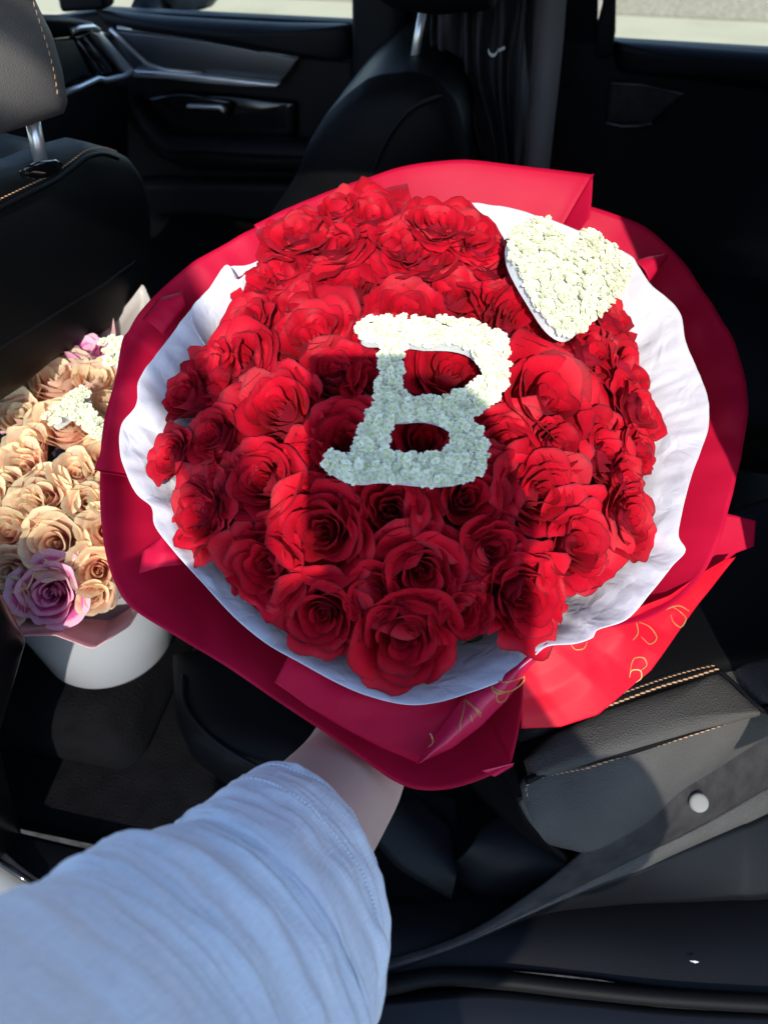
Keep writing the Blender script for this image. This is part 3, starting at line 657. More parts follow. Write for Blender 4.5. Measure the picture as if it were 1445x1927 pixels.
def psheet(outline,material,off=0,crump=.004,seed=0,neck=.07,depth=.25):
    pts=[]
    for (px,py,h) in outline:
        q=onplane(px,py,PO+PN*h,PN)-PO; pts.append((q.dot(pe1),q.dot(pe2),h))
    pts=even(pts,60); V=[];n=len(pts)
    for j in range(13):
        s=1-.85*(j/12)**1.2
        for q in pts:
            r=math.hypot(q.x,q.y); rad=neck+(r-neck)*((s-.15)/.85); h=q.z-(depth+q.z)*((1-s)/.85)**.9+off
            p=PO+pe1*(rad*q.x/r)+pe2*(rad*q.y/r)+PN*h; p=p+PN*crump*noise.noise(p*22+Vector((seed,0,0))); V.append(p)
    F=[]
    for j in range(12):
        for i in range(n-1): a=j*n+i; F.append((a,a+n,a+n+1,a+1))
    o=obj('wrapping_sheet',V,F,material,pb); solid(o,.0005,0)
psheet([(-120,690,.0),(0,665,.0),(60,672,.0),(117,614,.01),(150,640,.01)],M['pink_paper'],.006,seed=1)
psheet([(60,690,-.01),(130,650,0),(192,583,.01),(215,600,.01)],M['pink_paper'],.0,seed=2)
psheet([(150,680,0),(200,615,.0),(268,530,.01),(281,560,.01),(270,640,0),(300,760,-.01),(320,900,-.02)],M['clear_paper'],-.004,seed=3,crump=.006)
psheet([(-150,1100,.06),(-60,1195,.06),(10,1200,.06),(105,1196,.06),(175,1222,.055),(245,1180,.04),(300,1080,0),(330,950,0)],M['pink_paper'],0,seed=4)
# floral letter T
x,y,h=pdome(150,770,.04)
fT=[(88,782),(100,770),(120,758),(135,742),(150,731),(165,736),(168,746),(158,756),(165,762),(190,790),(205,812),(215,830),(190,828),(165,808),(145,790),(130,778),(118,786),(100,797),(88,794)]
floral_shape('floral_letter',fT,[],PO+pe1*x+pe2*y+PN*h,PN,  .02,M['foam'],.0040,.0038,'small white flower covered letter T lying on the peach rose bouquet','floral letter',seed=4,sm=2)
x,y,h=pdome(215,655,.05)
floral_shape('floral_heart',[(196,645),(214,636),(232,640),(248,655),(252,680),(235,696),(215,690),(200,672)],[],PO+pe1*x+pe2*y+PN*h,PN,.02,M['foam'],.0075,.0062,'white flower piece at the top of the peach bouquet beside the red paper','floral heart',seed=5,sm=2)
# bucket
bk=PZ(213,1235,.575); buck=empty('flower_bucket',bk); tag(buck,'white round bucket holding the peach bouquet, on the footwell floor','bucket')
def lathe(name,prof,c,mt,parent,n=64,axis=(0,0,1)):
    V=[];F=[]; m=len(prof)
    for i in range(n):
        a=6.2832*i/n
        for r,z in prof: V.append(Vector(c)+Vector((r*math.cos(a),r*math.sin(a),z)))
    for i in range(n):
        for j in range(m-1): F.append((i*m+j,((i+1)%n)*m+j,((i+1)%n)*m+j+1,i*m+j+1))
    return obj(name,V,F,mt,parent)
lathe('bucket_body',[(.0,0),(.080,0),(.090,.004),(.094,.012),(.118,.22),(.114,.22),(.09,.012),(0,.01)],bk+Vector((-.015,.03,0)),M['white_pot'],buck)
lathe('bucket_rim',[(.117,.205),(.123,.207),(.124,.222),(.117,.224)],bk+Vector((-.015,.03,0)),M['white_pot'],buck)

# ------------------------------------------------------------------ car
car=empty('car',(0,.9,0)); tag(car,'dark car with black leather interior, seen through its open rear door','car')
YF=1.60; YN=.33
def E(name,parent,at=(0,0,0)):
    e=bpy.data.objects.new(name,None); e.empty_display_size=.05; e.location=Vector(at)-parent_off(parent); return link(e,parent)
LE,PL,CH=M['leather'],M['plastic'],M['chrome']
def polyY(pts,y): return [PY(px,py,y) for px,py in pts]
def polyX(pts,x): return [PX(px,py,x) for px,py in pts]
# --- shell
slab('floor',[(-1.6,YN,.40),(1.3,YN,.40),(1.3,YF+.05,.40),(-1.6,YF+.05,.40)],(0,0,.04),M['carpet'],car,.01)
slab('roof',[(-.95,.38,1.590),(1.6,.38,1.590),(1.6,1.55,1.605),(-.95,1.55,1.605)],(0,0,.05),M['paint'],car,.03)
slab('headliner',[(-.9,.40,1.578),(1.5,.40,1.578),(1.5,1.5,1.590),(-.9,1.5,1.590)],(0,0,.01),M['belt'],car,.004)
slab('rocker_panel',[(-1.6,.16,.22),(1.4,.16,.22),(1.4,.16,.42),(-1.6,.16,.42)],(0,.12,0),M['paint'],car,.03)
# --- far front door
fd_=E('front_door',car,(-.6,YF,.9))
TOPL=[(190,22),(400,40),(662,46),(662,92),(420,62),(200,50)]
slab('door_skin',[PY(-60,60,YF+.02),PY(190,20,YF+.02),PY(664,44,YF+.02),PY(672,330,YF+.02),PY(676,640,YF+.02),PY(-60,640,YF+.02)],(0,.05,0),PL,fd_,.01)
pillow('sill_pad',polyY([(180,18),(300,30),(420,38),(540,44),(663,46),(668,70),(666,118),(600,112),(500,98),(400,78),(300,62),(200,48)],YF),(0,-1,0),.035,M['plastic'],fd_,p=2)
slab('trim_panel',polyY([(205,55),(240,58),(330,68),(420,80),(500,95),(562,111),(548,135),(523,164),(470,158),(400,150),(320,143),(262,138),(250,130),(232,100)],YF-.012),(0,.02,0),M['darkmetal'],fd_,.006)
tube('trim_strip',[PY(x,y,YF-.02) for x,y in [(222,52),(300,62),(400,76),(480,91),(562,110)]],.0035,CH,fd_)
slab('trim_strip',polyY([(250,132),(320,137),(400,144),(470,152),(526,158),(520,166),(460,164),(390,158),(320,150),(250,146)],YF-.03),(0,.02,0),CH,fd_,.004)
tube('trim_strip',[PY(x,y,YF-.022) for x,y in [(208,54),(225,70),(255,100),(280,122),(310,132),(380,138)]],.0045,CH,fd_)
# armrest ridge and pocket
arm=[PY(x,y,YF-.02) for x,y in [(242,182),(252,205),(275,235),(300,262),(330,278),(400,282),(480,286),(570,290),(660,298)]]
tube('armrest_ridge',crom(arm,40),.030,PL,fd_,14)
pillow('armrest_pad',polyY([(300,285),(360,280),(480,288),(600,292),(668,300),(668,330),(560,325),(430,322),(340,318)],YF-.03),(0,-1,0.3),.04,M['leather'],fd_)
pillow('pull_recess',polyY([(270,185),(330,170),(450,178),(560,190),(560,260),(420,262),(335,258),(300,235)],YF+.01),(0,-1,0),.012,M['gloss'],fd_)
hb=slab('door_handle',[PY(x,y,YF-.05) for x,y in [(350,198),(415,199),(421,203),(424,213),(418,214),(412,207),(352,205)]],(0,.014,0),CH,fd_,.003)
slab('handle_bezel',[PY(x,y,YF-.02) for x,y in [(325,180),(345,176),(432,190),(432,224),(370,222)]],(0,.01,0),M['gloss'],fd_,.004)
quad('window_pane',[PY(60,20,YF+.04),PY(664,45,YF+.04),PY(664,-260,YF+.04),PY(60,-260,YF+.04)],M['glass'],fd_)
slab('lower_pocket',polyY([(250,340),(640,345),(650,430),(300,420)],YF-.02),(0,.05,0),PL,fd_,.02)
# door mirror outside
mr_=E('wing_mirror',car,PY(365,-5,YF+.30))
pillow('mirror_shell',polyY([(300,-40),(400,-45),(415,-10),(400,12),(365,22),(320,22),(303,5)],YF+.26),(0,1,0),.07,M['paint'],mr_,back=True)
slab('mirror_glass',polyY([(312,-38),(392,-40),(402,-10),(390,8),(362,17),(328,16),(312,2)],YF+.185),(0,.003,0),M['chrome'],mr_,0)
tube('mirror_arm',[PY(275,22,YF+.10),PY(300,8,YF+.25)],.03,M['paint'],mr_)
# --- far B pillar and rear door
pillow('centre_pillar',polyY([(664,-200),(760,-200),(765,60),(755,200),(745,420),(674,420),(668,200)],YF-.01),(0,-1,0),.04,PL,car,p=4)
rd=E('rear_door',car,(.5,YF,.9))
slab('door_skin',[PY(745,50,YF+.02),PY(1150,80,YF+.02),PY(1700,112,YF+.02),PY(1700,900,YF+.02),PY(745,640,YF+.02)],(0,.05,0),PL,rd,.01)
pillow('sill_pad',polyY([(1150,76),(1300,87),(1460,98),(1650,110),(1650,190),(1450,170),(1300,150),(1160,135)],YF),(0,-1,0),.03,PL,rd,p=2)
slab('trim_panel',polyY([(1150,158),(1210,160),(1285,178),(1255,205),(1225,232),(1180,236),(1140,232)],YF-.015),(0,.02,0),M['plastic_speck'],rd,.006)
tube('trim_strip',[PY(x,y,YF-.022) for x,y in [(1150,157),(1210,160),(1285,177)]],.0018,M['darkmetal'],rd)
tube('trim_strip',[PY(x,y,YF-.022) for x,y in [(1140,232),(1170,238),(1200,237),(1225,231)]],.003,M['darkmetal'],rd)
quad('window_pane',[PY(1140,80,YF+.04),PY(1700,112,YF+.04),PY(1700,-260,YF+.04),PY(1140,-260,YF+.04)],M['glass'],rd)
slab('window_frame',polyY([(1128,-200),(1162,-200),(1158,60),(1150,110),(1120,110),(1122,60),(1134,15)],YF-.02),(0,.05,0),PL,rd,.006)
slab('quarter_panel',[PY(745,-200,YF+.03),PY(1128,-200,YF+.03),PY(1124,90,YF+.03),PY(745,90,YF+.03)],(0,.03,0),PL,rd,.004)
# --- dashboard
db=E('dashboard',car,PX(120,100,-1.05))
DX=-.80
pillow('dash_top',[PX(x,y,DX) for x,y in [(-140,20),(40,28),(120,30),(175,45),(178,56),(120,64),(40,70),(-140,60)]],(1,0,.25),.03,M['plastic'],db,p=2)
slab('dash_body',[PX(x,y,DX) for x,y in [(-150,60),(80,62),(175,52),(215,62),(252,130),(240,150),(200,152),(116,178),(-150,230)]],(-.12,0,0),M['gloss'],db,.012)
slab('dash_lower',[PX(x,y,DX-.02) for x,y in [(-150,200),(116,176),(200,150),(246,148),(246,420),(-150,480)]],(-.12,0,0),PL,db,.012)
slab('dash_cloth_panel',[PX(x,y,DX+.012) for x,y in [(85,75),(140,72),(172,138),(118,165),(60,150)]],(-.01,0,0),M['plastic'],db,.006)
v_=E('air_vent',db,PX(160,100,DX))
slab('vent_well',[PX(x,y,DX+.006) for x,y in [(140,68),(170,62),(215,135),(185,146)]],(-.01,0,0),M['gloss'],v_,.003)
for q in ([(146,76),(190,140)],[(158,70),(208,136)]): tube('vent_blade',[PX(*q[0],DX+.012),PX(*q[1],DX+.012)],.0028,M['darkmetal'],v_,8)
tube('vent_knob',[PX(162,86,DX+.014),PX(177,108,DX+.014)],.006,M['plastic'],v_,8)
slab('chrome_surround',[PX(x,y,DX+.02) for x,y in [(178,62),(188,56),(252,128),(254,136),(244,140),(236,134)]],(-.014,0,0),CH,db,.004)
tube('chrome_surround',[PX(x,y,DX+.02) for x,y in [(136,58),(150,52),(175,50),(186,57)]],.0045,CH,db,8)
tube('chrome_surround',[PX(x,y,DX+.02) for x,y in [(116,177),(150,164),(185,148),(200,151),(232,144),(250,134)]],.0050,CH,db,8)
slab('windscreen_base',[(-1.35,YN+.1,1.02),(-1.02,YN+.1,1.10),(-1.02,YF,1.10),(-1.35,YF,1.02)],(0,0,-.04),PL,car,.01)
slab('windscreen_pillar',[PY(x,y,YF-.02) for x,y in [(112,25),(198,20),(185,-260),(60,-260)]],(0,.05,0),PL,car,.01)

# --- near front seat (its back faces the rear bench)
XS=-.56
s1=E('front_seat',car,(-.55,.7,.6))
BK=[(-330,330),(-120,330),(0,300),(60,275),(125,258),(175,270),(215,290),(242,325),(256,370),(261,430),(262,520),(250,560),(215,600),(150,640),(60,690),(0,740),(-160,840),(-330,900)]
bp_=[PX(x,y,XS) for x,y in BK]
pillow('backrest',bp_,(1,0,.15),.05,M['leather'],s1,n=110,rings=18,p=3.2)
pillow('backrest_front',[q+Vector((-.085,0,0)) for q in bp_],(-1,0,0),.06,M['leather'],s1,n=80,p=2.5)
seam=[PX(x,y,XS+.047) for x,y in [(-60,425),(0,392),(60,362),(100,342),(135,318),(165,296),(195,290),(222,298)]]
tube('seam_piping',crom(seam,40),.0028,M['leather'],s1,8)
stitches('seam_stitching',crom([q+Vector((.0015,0,.008)) for q in seam],40),.0062,.0046,.0007,M['stitch'],s1,(1,0,.3))
low=[PX(x,y,XS+.048) for x,y in [(-200,760),(0,655),(60,618),(130,575),(200,532),(255,492)]]
tube('seam_piping',low,.0018,M['plastic'],s1,8)
hr=E('headrest',s1,PX(50,100,-.5))
HN=Vector((.80,-.60,.10)).normalized(); H0=PX(70,120,-.50)
HP=[onplane(x,y,H0,HN) for x,y in [(-260,-60),(-160,-110),(-40,-120),(20,-80),(55,0),(85,60),(105,130),(115,190),(108,212),(70,225),(0,248),(-60,262),(-200,280),(-260,200)]]
pillow('cushion',HP,HN,.060,M['headrest_lit_leather'],hr,n=90,rings=16,p=2.8)
stitches('seam_stitching',crom([onplane(x,y,H0+HN*.050,HN) for x,y in [(62,0),(76,45),(92,95),(103,140),(109,180)]],24),.006,.004,.0005,M['stitch'],hr,(1,0,0))
tube('post',[PX(58,210,-.510),PX(70,265,-.510),PX(80,318,-.510)],.0075,CH,hr,16)
pillow('post_base',[PX(x,y,-.500) for x,y in [(40,318),(60,308),(100,304),(115,312),(112,326),(80,334),(45,330)]],(1,0,.6),.012,M['gloss'],hr,n=40,rings=8)
pillow('seat_cushion',[(-.72,.42,.70),(-.72,.88,.70),(-1.15,.88,.74),(-1.15,.42,.74)],(0,0,1),.09,M['leather'],s1,p=4)
box('floor_hump',(-.62,.62,.50),(.34,.40,.14),M['carpet'],car,.04)
box('seat_base',(-.95,.65,.53),(.42,.42,.17),PL,s1,.02)
# --- far front seat
s2=E('front_seat',car,(-.5,1.3,.6))
F2=[(478,470),(510,400),(545,350),(562,320),(580,270),(610,220),(650,180),(690,150),(715,142),(770,136),(820,150),(858,190),(872,240),(872,330),(860,420),(800,520),(600,560)]
YS=1.20
f2=even([PY(x,y,YS) for x,y in F2],90,True)
slab('backrest',f2,(0,.36,0),M['leather'],s2,.05,8)
pillow('backrest_side',f2,(0,-1,0),.05,M['leather'],s2,n=90,p=2.2,back=False)
tube('seam_piping',crom([PY(x,y,YS-.049) for x,y in [(650,440),(690,350),(730,260),(775,205),(830,180)]],30),.003,M['plastic'],s2,8)
pillow('seat_cushion',[PZ(x,y,.74) for x,y in [(262,425),(330,412),(400,410),(460,425),(520,450),(560,560),(420,600),(250,600),(245,520)]],(0,0,1),.045,M['leather'],s2,p=3)
pillow('seat_bolster',[PZ(x,y,.735) for x,y in [(235,470),(320,478),(420,500),(520,520),(520,620),(260,640),(230,560)]],(0,0,1),.055,M['leather'],s2,p=3)
box('seat_base',(-.95,1.3,.56),(.5,.42,.2),PL,s2,.02)
h2=E('headrest',s2,PY(800,0,1.32))
tube('post',[PY(798,8,1.30),PY(785,80,1.30),PY(773,150,1.30)],.0065,CH,h2,16)
tube('post',[PY(832,8,1.44),PY(822,80,1.44),PY(812,150,1.44)],.0065,M['darkmetal'],h2,16)
pillow('cushion',[PY(x,y,1.24) for x,y in [(700,-10),(690,-120),(760,-190),(900,-190),(960,-80),(930,18),(820,28),(740,14)]],(0,-1,0),.05,M['leather'],h2)
pillow('cushion_back',[PY(x,y,1.45) for x,y in [(700,-10),(690,-120),(760,-190),(900,-190),(960,-80),(930,10),(820,15),(740,8)]],(0,1,0),.05,M['leather'],h2)
# --- seat belt strap hanging from the roof
bl=[PY(x,y,1.42) for x,y in [(1042,-200),(1034,-60),(1029,0),(1024,80),(1016,170),(1008,250),(1000,340),(990,460)]]
V=[];F=[]
for i,q in enumerate(crom(bl,40)):
    wv=Vector((.030,.0,0)); V+=[q-wv,q+wv]
    if i: k=2*i; F.append((k-2,k-1,k+1,k))
o=obj('seat_belt',V,F,M['belt'],car); solid(o,.0015,0)
# --- rear bench
rb=E('rear_seat',car,(.6,.9,.5))
ZC=.755
def CZ(x,y,z=ZC): return PZ(x,y,z)
CUS=[(985,1500),(978,1470),(990,1440),(1020,1415),(1080,1390),(1150,1352),(1250,1318),(1345,1290),(1445,1240),(1520,1300),(1560,1400),(1445,1460),(1360,1485),(1250,1535),(1100,1585),(1060,1570),(1010,1535)]
# top plane of the cushion: centre panel, rolled bolster, dropping side
pillow('centre_panel',[CZ(x,y,.765) for x,y in [(930,1330),(1050,1150),(1250,1000),(1560,900),(1900,1000),(1900,1200),(1445,1252),(1350,1268),(1240,1300),(1140,1335),(1040,1372),(980,1400)]],(0,0,1),.02,M['leather'],rb,n=110,p=3)
pillow('bolster',[CZ(x,y,.755) for x,y in [(985,1432),(1030,1385),(1130,1335),(1240,1300),(1350,1263),(1380,1285),(1420,1325),(1445,1342),(1300,1382),(1190,1415),(1100,1442),(1030,1462),(995,1468)]],(0,-.25,1),.016,M['lit_leather_grain'],rb,n=120,p=2.4)
pillow('bolster',[CZ(x,y,.755) for x,y in [(1352,1262),(1445,1215),(1600,1150),(1800,1250),(1700,1330),(1560,1310),(1452,1340),(1420,1322),(1382,1284)]],(0,-.1,1),.022,M['lit_leather_grain'],rb,n=100,p=2.6)
side=[CZ(x,y,.745) for x,y in [(983,1500),(980,1475),(1000,1455),(1060,1440),(1150,1417),(1240,1390),(1330,1362),(1445,1322),(1560,1280)]]
sdown=[PZ(x,y,.635) for x,y in [(1040,1590),(1075,1600),(1110,1605),(1160,1585),(1220,1548),(1280,1492),(1340,1452),(1445,1382),(1560,1310)]]
V=[];F=[];a=crom(side,70);b=crom(sdown,70)
for i in range(70):
    for j in range(15):
        t=j/14; q=a[i].lerp(b[i],t)+Vector((0,-.018,.012))*math.sin(math.pi*min(1,t*1.0))**.8; V.append(q)
for i in range(69):
    for j in range(14): k=i*15+j; F.append((k,k+15,k+16,k+1))
o=obj('cushion_side',V,F,M['lit_leather_grain'],rb); solid(o,.006,1)
# front face of the cushion, turning round the corner
a=crom([CZ(x,y,.750) for x,y in [(983,1500),(975,1470),(965,1440),(930,1380),(900,1300),(880,1200)]],40); b=crom([PZ(x,y,.60) for x,y in [(1080,1620),(1010,1580),(960,1540),(900,1480),(860,1400),(840,1300)]],40); V=[];F=[]
for i in range(40):
    for j in range(9): t=j/8; V.append(a[i].lerp(b[i],t)+Vector((-.02,0,.01))*math.sin(math.pi*t))
for i in range(39):
    for j in range(8): k=i*9+j; F.append((k,k+9,k+10,k+1))
o=obj('cushion_front',V,F,M['leather'],rb); solid(o,.006,1)
up=(0,-.2,1)
stitches('seam_stitching',crom([CZ(x,y,.780) for x,y in [(1040,1368),(1100,1345),(1150,1326),(1240,1293),(1300,1275),(1352,1258)]],50),.0068,.0060,.0011,M['stitch'],rb,up)
stitches('seam_stitching',crom([CZ(x,y,.783) for x,y in [(1150,1312),(1240,1280),(1300,1262),(1345,1252)]],40),.0060,.0045,.0006,M['stitch'],rb,up)
stitches('seam_stitching',crom([CZ(x,y,.755) for x,y in [(1100,1447),(1150,1430),(1200,1414),(1260,1396),(1330,1374),(1400,1350),(1445,1334),(1500,1314)]],50),.0068,.0056,.0009,M['stitch'],rb,up)
stitches('seam_stitching',crom([CZ(x,y,.755) for x,y in [(993,1500),(990,1480),(1010,1466),(1050,1456),(1100,1447)]],30),.0055,.0040,.0006,M['stitch'],rb,up)
tube('seam_piping',crom([CZ(x,y,.757) for x,y in [(990,1470),(1030,1452),(1100,1434),(1190,1412),(1300,1376),(1445,1330),(1540,1296)]],60),.004,M['leather'],rb,8)
tube('seam_piping',crom([CZ(x,y,.778) for x,y in [(1352,1262),(1385,1290),(1420,1325),(1450,1345)]],20),.0022,M['plastic'],rb,8)
# bench backrest, far right and dark
pillow('backrest',[(.55,.50,.80),(.55,1.50,.80),(.75,1.50,1.42),(.75,.50,1.42)],(-1,0,.2),.09,M['leather'],rb,p=4)
pillow('seat_cushion',[(.10,.95,.76),(.62,.95,.74),(.62,1.52,.74),(.10,1.52,.76)],(0,0,1),.05,M['leather'],rb,p=4)
box('seat_base',(.42,1.03,.52),(.40,.92,.22),PL,rb,.03)
# plastic side cover with the round clip
sc_=[PZ(x,y,z) for x,y,z in [(640,1830,.49),(860,1765,.505),(1010,1672,.56),(1110,1590,.64),(1180,1540,.655),(1265,1482,.655),(1350,1430,.655),(1445,1372,.655),(1700,1220,.655)]]
sd_=[PZ(x,y,z) for x,y,z in [(640,1845,.487),(840,1780,.495),(1000,1710,.53),(1130,1645,.57),(1200,1610,.575),(1300,1562,.575),(1380,1518,.575),(1445,1480,.575),(1700,1330,.575)]]
def ruled(name,a,b,mt,parent,ns=60,nt_=10,bow=(0,0,0),th=.004):
    a=crom(a,ns); b=crom(b,ns); V=[];F=[]
    for i in range(ns):
        for j in range(nt_+1): t=j/nt_; V.append(a[i].lerp(b[i],t)+Vector(bow)*math.sin(math.pi*t))
    for i in range(ns-1):
        for j in range(nt_): k=i*(nt_+1)+j; F.append((k,k+nt_+1,k+nt_+2,k+1))
    o=obj(name,V,F,mt,parent); solid(o,th,0); return o
ruled('side_cover',sc_,sd_,M['plastic_speck'],rb,bow=(0,-.006,.004))
lip=[PZ(x,y,.485) for x,y in [(640,1855),(840,1786),(1000,1722),(1130,1704),(1200,1698),(1300,1695),(1380,1692),(1445,1690),(1700,1660)]]
mid_=[PZ(x,y,z) for x,y,z in [(640,1848,.487),(840,1782,.493),(1000,1713,.522),(1130,1660,.555),(1200,1636,.556),(1270,1604,.552),(1380,1556,.552),(1445,1528,.552),(1700,1400,.552)]]
ruled('side_cover_lip',sd_,mid_,M['lit_leather_grain'],rb,bow=(0,-.003,.003))
ruled('shade_dark_lower_cover',mid_,lip,M['plastic'],rb,bow=(0,-.004,.004))  # near-black piece: the shade below the lip is put into its colour
cl=P(1315,1511,-(CR.transposed()@(PZ(1315,1511,.640)-CAM)).z)
cn=Vector((0,-.55,.83)).normalized(); cx_=Vector((1,0,0)); cy_=cn.cross(cx_)
V=[cl+cn*.0019];F=[]
for j,(r,h) in enumerate([(.006,.0018),(.009,.0014),(.0105,.0006),(.0112,-.002)]):
    for k in range(28): a=6.2832*k/28; V.append(cl+cx_*r*math.cos(a)+cy_*r*math.sin(a)+cn*h)
for k in range(28): F.append((0,1+k,1+(k+1)%28))
for j in range(3):
    for k in range(28): F.append((1+j*28+k,1+(j+1)*28+k,1+(j+1)*28+(k+1)%28,1+j*28+(k+1)%28))
obj('round_clip',V,F,M['clip'],rb)
# --- footwell, tunnel, sill
pillow('centre_tunnel',[(-.55,.92,.62),(.10,.92,.58),(.10,1.10,.58),(-.55,1.10,.62)],(0,0,1),.06,M['carpet'],car,p=3)
ca=[PZ(x,y,.60) for x,y in [(325,1250),(380,1240),(470,1270),(540,1330),(640,1400),(700,1450),(640,1520),(560,1500),(430,1470),(360,1420),(330,1350)]]
con=E('centre_console',car,(-.35,.75,.6))
pillow('console_pad',ca,(0,0,1),.06,M['leather'],con,p=3)
tube('console_seam',crom([PZ(x,y,.652) for x,y in [(345,1270),(350,1330),(400,1390),(480,1440),(560,1470)]],30),.003,M['plastic'],con,8)
fw=E('footwell_trim',car,(0,.4,.5))
ruled('trim_step',[PZ(x,y,.52) for x,y in [(790,1500),(820,1530),(850,1560),(860,1640)]],[PZ(x,y,.50) for x,y in [(690,1560),(720,1600),(760,1640),(850,1690)]],M['plastic'],fw,30,10,(0,0,.02))
ruled('trim_step',[PZ(x,y,.50) for x,y in [(730,1480),(850,1500),(858,1540)]],[PZ(x,y,.48) for x,y in [(720,1540),(800,1600),(850,1625)]],M['plastic'],fw,30,10,(0,0,.015))
ruled('seat_foot',[PZ(x,y,.56) for x,y in [(905,1560),(960,1530),(1020,1545),(1060,1590)]],[PZ(x,y,.48) for x,y in [(840,1630),(900,1680),(980,1690),(1060,1680)]],M['plastic'],fw,30,10,(0,-.02,.03))
sl_=E('door_sill',car,(0,.25,.48))
ruled('sill_plate',[PZ(x,y,.475) for x,y in [(-400,1450),(0,1560),(400,1650),(700,1700),(900,1690),(1100,1680),(1300,1685),(1700,1660)]],[PZ(x,y,.485) for x,y in [(-400,1600),(0,1720),(400,1800),(700,1835),(900,1825),(1100,1840),(1300,1872),(1700,1900)]],PL,sl_,80,16,(0,0,.012))
tube('door_seal',crom([PZ(x,y,.490) for x,y in [(-400,1560),(-60,1640),(60,1690),(300,1780),(560,1840),(700,1858),(820,1838),(950,1845),(1100,1862),(1300,1880),(1700,1900)]],100),.010,M['leather'],sl_,14)
ruled('outer_sill',[PZ(x,y,.478) for x,y in [(-400,1600),(-60,1680),(200,1800),(560,1870),(700,1880),(900,1862),(1100,1880),(1300,1900),(1700,1915)]],[PZ(x,y,.430) for x,y in [(-400,1800),(-60,1900),(200,1990),(560,2030),(700,2040),(900,2040),(1100,2045),(1300,2050),(1700,2060)]],M['paint'],sl_,80,12,(0,-.01,.012))
ruled('sill_strip',[PZ(x,y,.500) for x,y in [(-120,1540),(-10,1592),(40,1632),(85,1664)]],[PZ(x,y,.497) for x,y in [(-160,1600),(-40,1660),(20,1700),(60,1730)]],M['silver_trim'],sl_,30,10,(0,0,.006))
tube('sill_groove',[PZ(x,y,.508) for x,y in [(-120,1570),(0,1622),(70,1668)]],.004,M['gloss'],sl_,8)
# small white crumb of paper on the sill
cp=PZ(1297,1808,.500)
o=obj('paper_scrap',[cp,cp+Vector((.006,.001,.001)),cp+Vector((.010,.0,.002)),cp+Vector((.006,-.0015,.001))],[(0,1,2,3)],M['foam'],None,False); solid(o,.0006,0)
tag(o,'tiny white paper scrap lying on the dark sill at lower right','scrap')
# --- near side: pillars that shade the cabin
slab('near_centre_pillar',[(-.72,.38,1.60),(-.66,.38,1.60),(-.62,.30,1.05),(-.70,.30,1.05)],(0,.05,0),PL,car,.01)
slab('near_front_door',[(-1.6,.22,.35),(-.58,.22,.35),(-.52,.26,.70),(-.42,.28,.90),(-.42,.28,.99),(-1.5,.28,1.02)],(0,.08,0),M['paint'],car,.02)
slab('near_rear_pillar',[SY(.24,.40,.36),SY(.265,.17,.36),SY(.325,.02,.36),SY(.36,-.14,.36),SY(.395,-.32,.36),SY(.425,-.39,.36),SY(.405,-.44,.36),SY(.9,-.47,.36),SY(.9,.40,.36)],(0,.05,0),M['paint'],car,.01)

# ------------------------------------------------------------------ black drape hanging behind the seat
dr=[]; dp=[(812,60),(800,-160),(1010,-160),(1000,60),(990,180),(985,300),(975,420),(900,430),(885,330),(850,230),(820,150)]
gt=crom([PY(x,y,1.36) for x,y in [(815,-160),(812,0),(812,80),(822,160),(850,230),(880,310),(900,420)]],50); gr=crom([PY(x,y,1.36) for x,y in [(1018,-160),(1008,0),(1002,80),(996,160),(990,240),(986,320),(980,430)]],50)
V=[];F=[]
for i in range(50):
    for j in range(61):
        t=j/60; q=gt[i].lerp(gr[i],t); q=q+Vector((0,1,0))*(.016*math.sin(t*34+.6*noise.noise(Vector((t*5,i*.05,0)))*6)+.02*noise.noise(Vector((t*4,i*.06,3)))); V.append(q)
for i in range(49):
    for j in range(60): k=i*61+j; F.append((k,k+61,k+62,k+1))
dp_=empty('hanging_cloth',PY(900,-100,1.36)); tag(dp_,'black pleated cloth hanging behind the far front seat beside the grey belt','cloth')
o=obj('cloth_panel',V,F,M['cloth_black'],dp_); solid(o,.002,0)
V=[];F=[]
for st in ([(918,93),(922,102),(930,104),(936,96),(938,90)],[(938,96),(944,92),(950,90)]):
    c=crom([PY(x,y,1.338) for x,y in st],14)
    for i,q in enumerate(c):
        k=len(V); V+=[q+Vector((0,0,.0022)),q-Vector((0,0,.0022))]
        if i: F.append((k-2,k-1,k+1,k))
tag(obj('white_mark',V,F,M['label'],dp_,False),kind='stuff')
wp=obj('paper_sheet',[PY(x,y,1.43) for x,y in [(862,290),(874,246),(884,262),(900,308),(880,318),(862,316)]],[(0,1,2,3,4,5)],M['foam'],None,False); solid(wp,.001,0)
tag(wp,'small white paper showing between the far seat and the black cloth','paper')

# ------------------------------------------------------------------ the person holding the bouquet
pr0=SP(-.03,-1.0,.33); person=empty('person',(pr0.x,pr0.y,0)); tag(person,'person in a loose white linen sleeve reaching in from the left to hold the bouquet','person')
def cam(x,y,z): return C2W((x,y,z))
def CP(px,py,d): return P(px,py,d)
shL=SP(-.19,-.27,.30); shR=SP(.09,-.36,.36); chest=SP(-.04,-.42,.36); neck=SP(.02,-.29,.36); headb=SP(.03,-.20,.37)
belly=Vector((chest.x-.01,chest.y-.03,chest.z-.30)); pelvis=Vector((chest.x-.01,chest.y-.04,.93))
gA=O-N*.275
nodes=[]; edges=[]
def nd(p,r,par=None):
    nodes.append((Vector(p),r)); i=len(nodes)-1
    if par is not None: edges.append((par,i))
    return i
root=nd(pelvis,.13); b1=nd(belly,.12,root); b2=nd(chest,.125,b1); nk0=nd(chest.lerp(neck,.75),.07,b2); nk=nd(neck,.048,nk0); hb_=nd(headb,.05,nk)
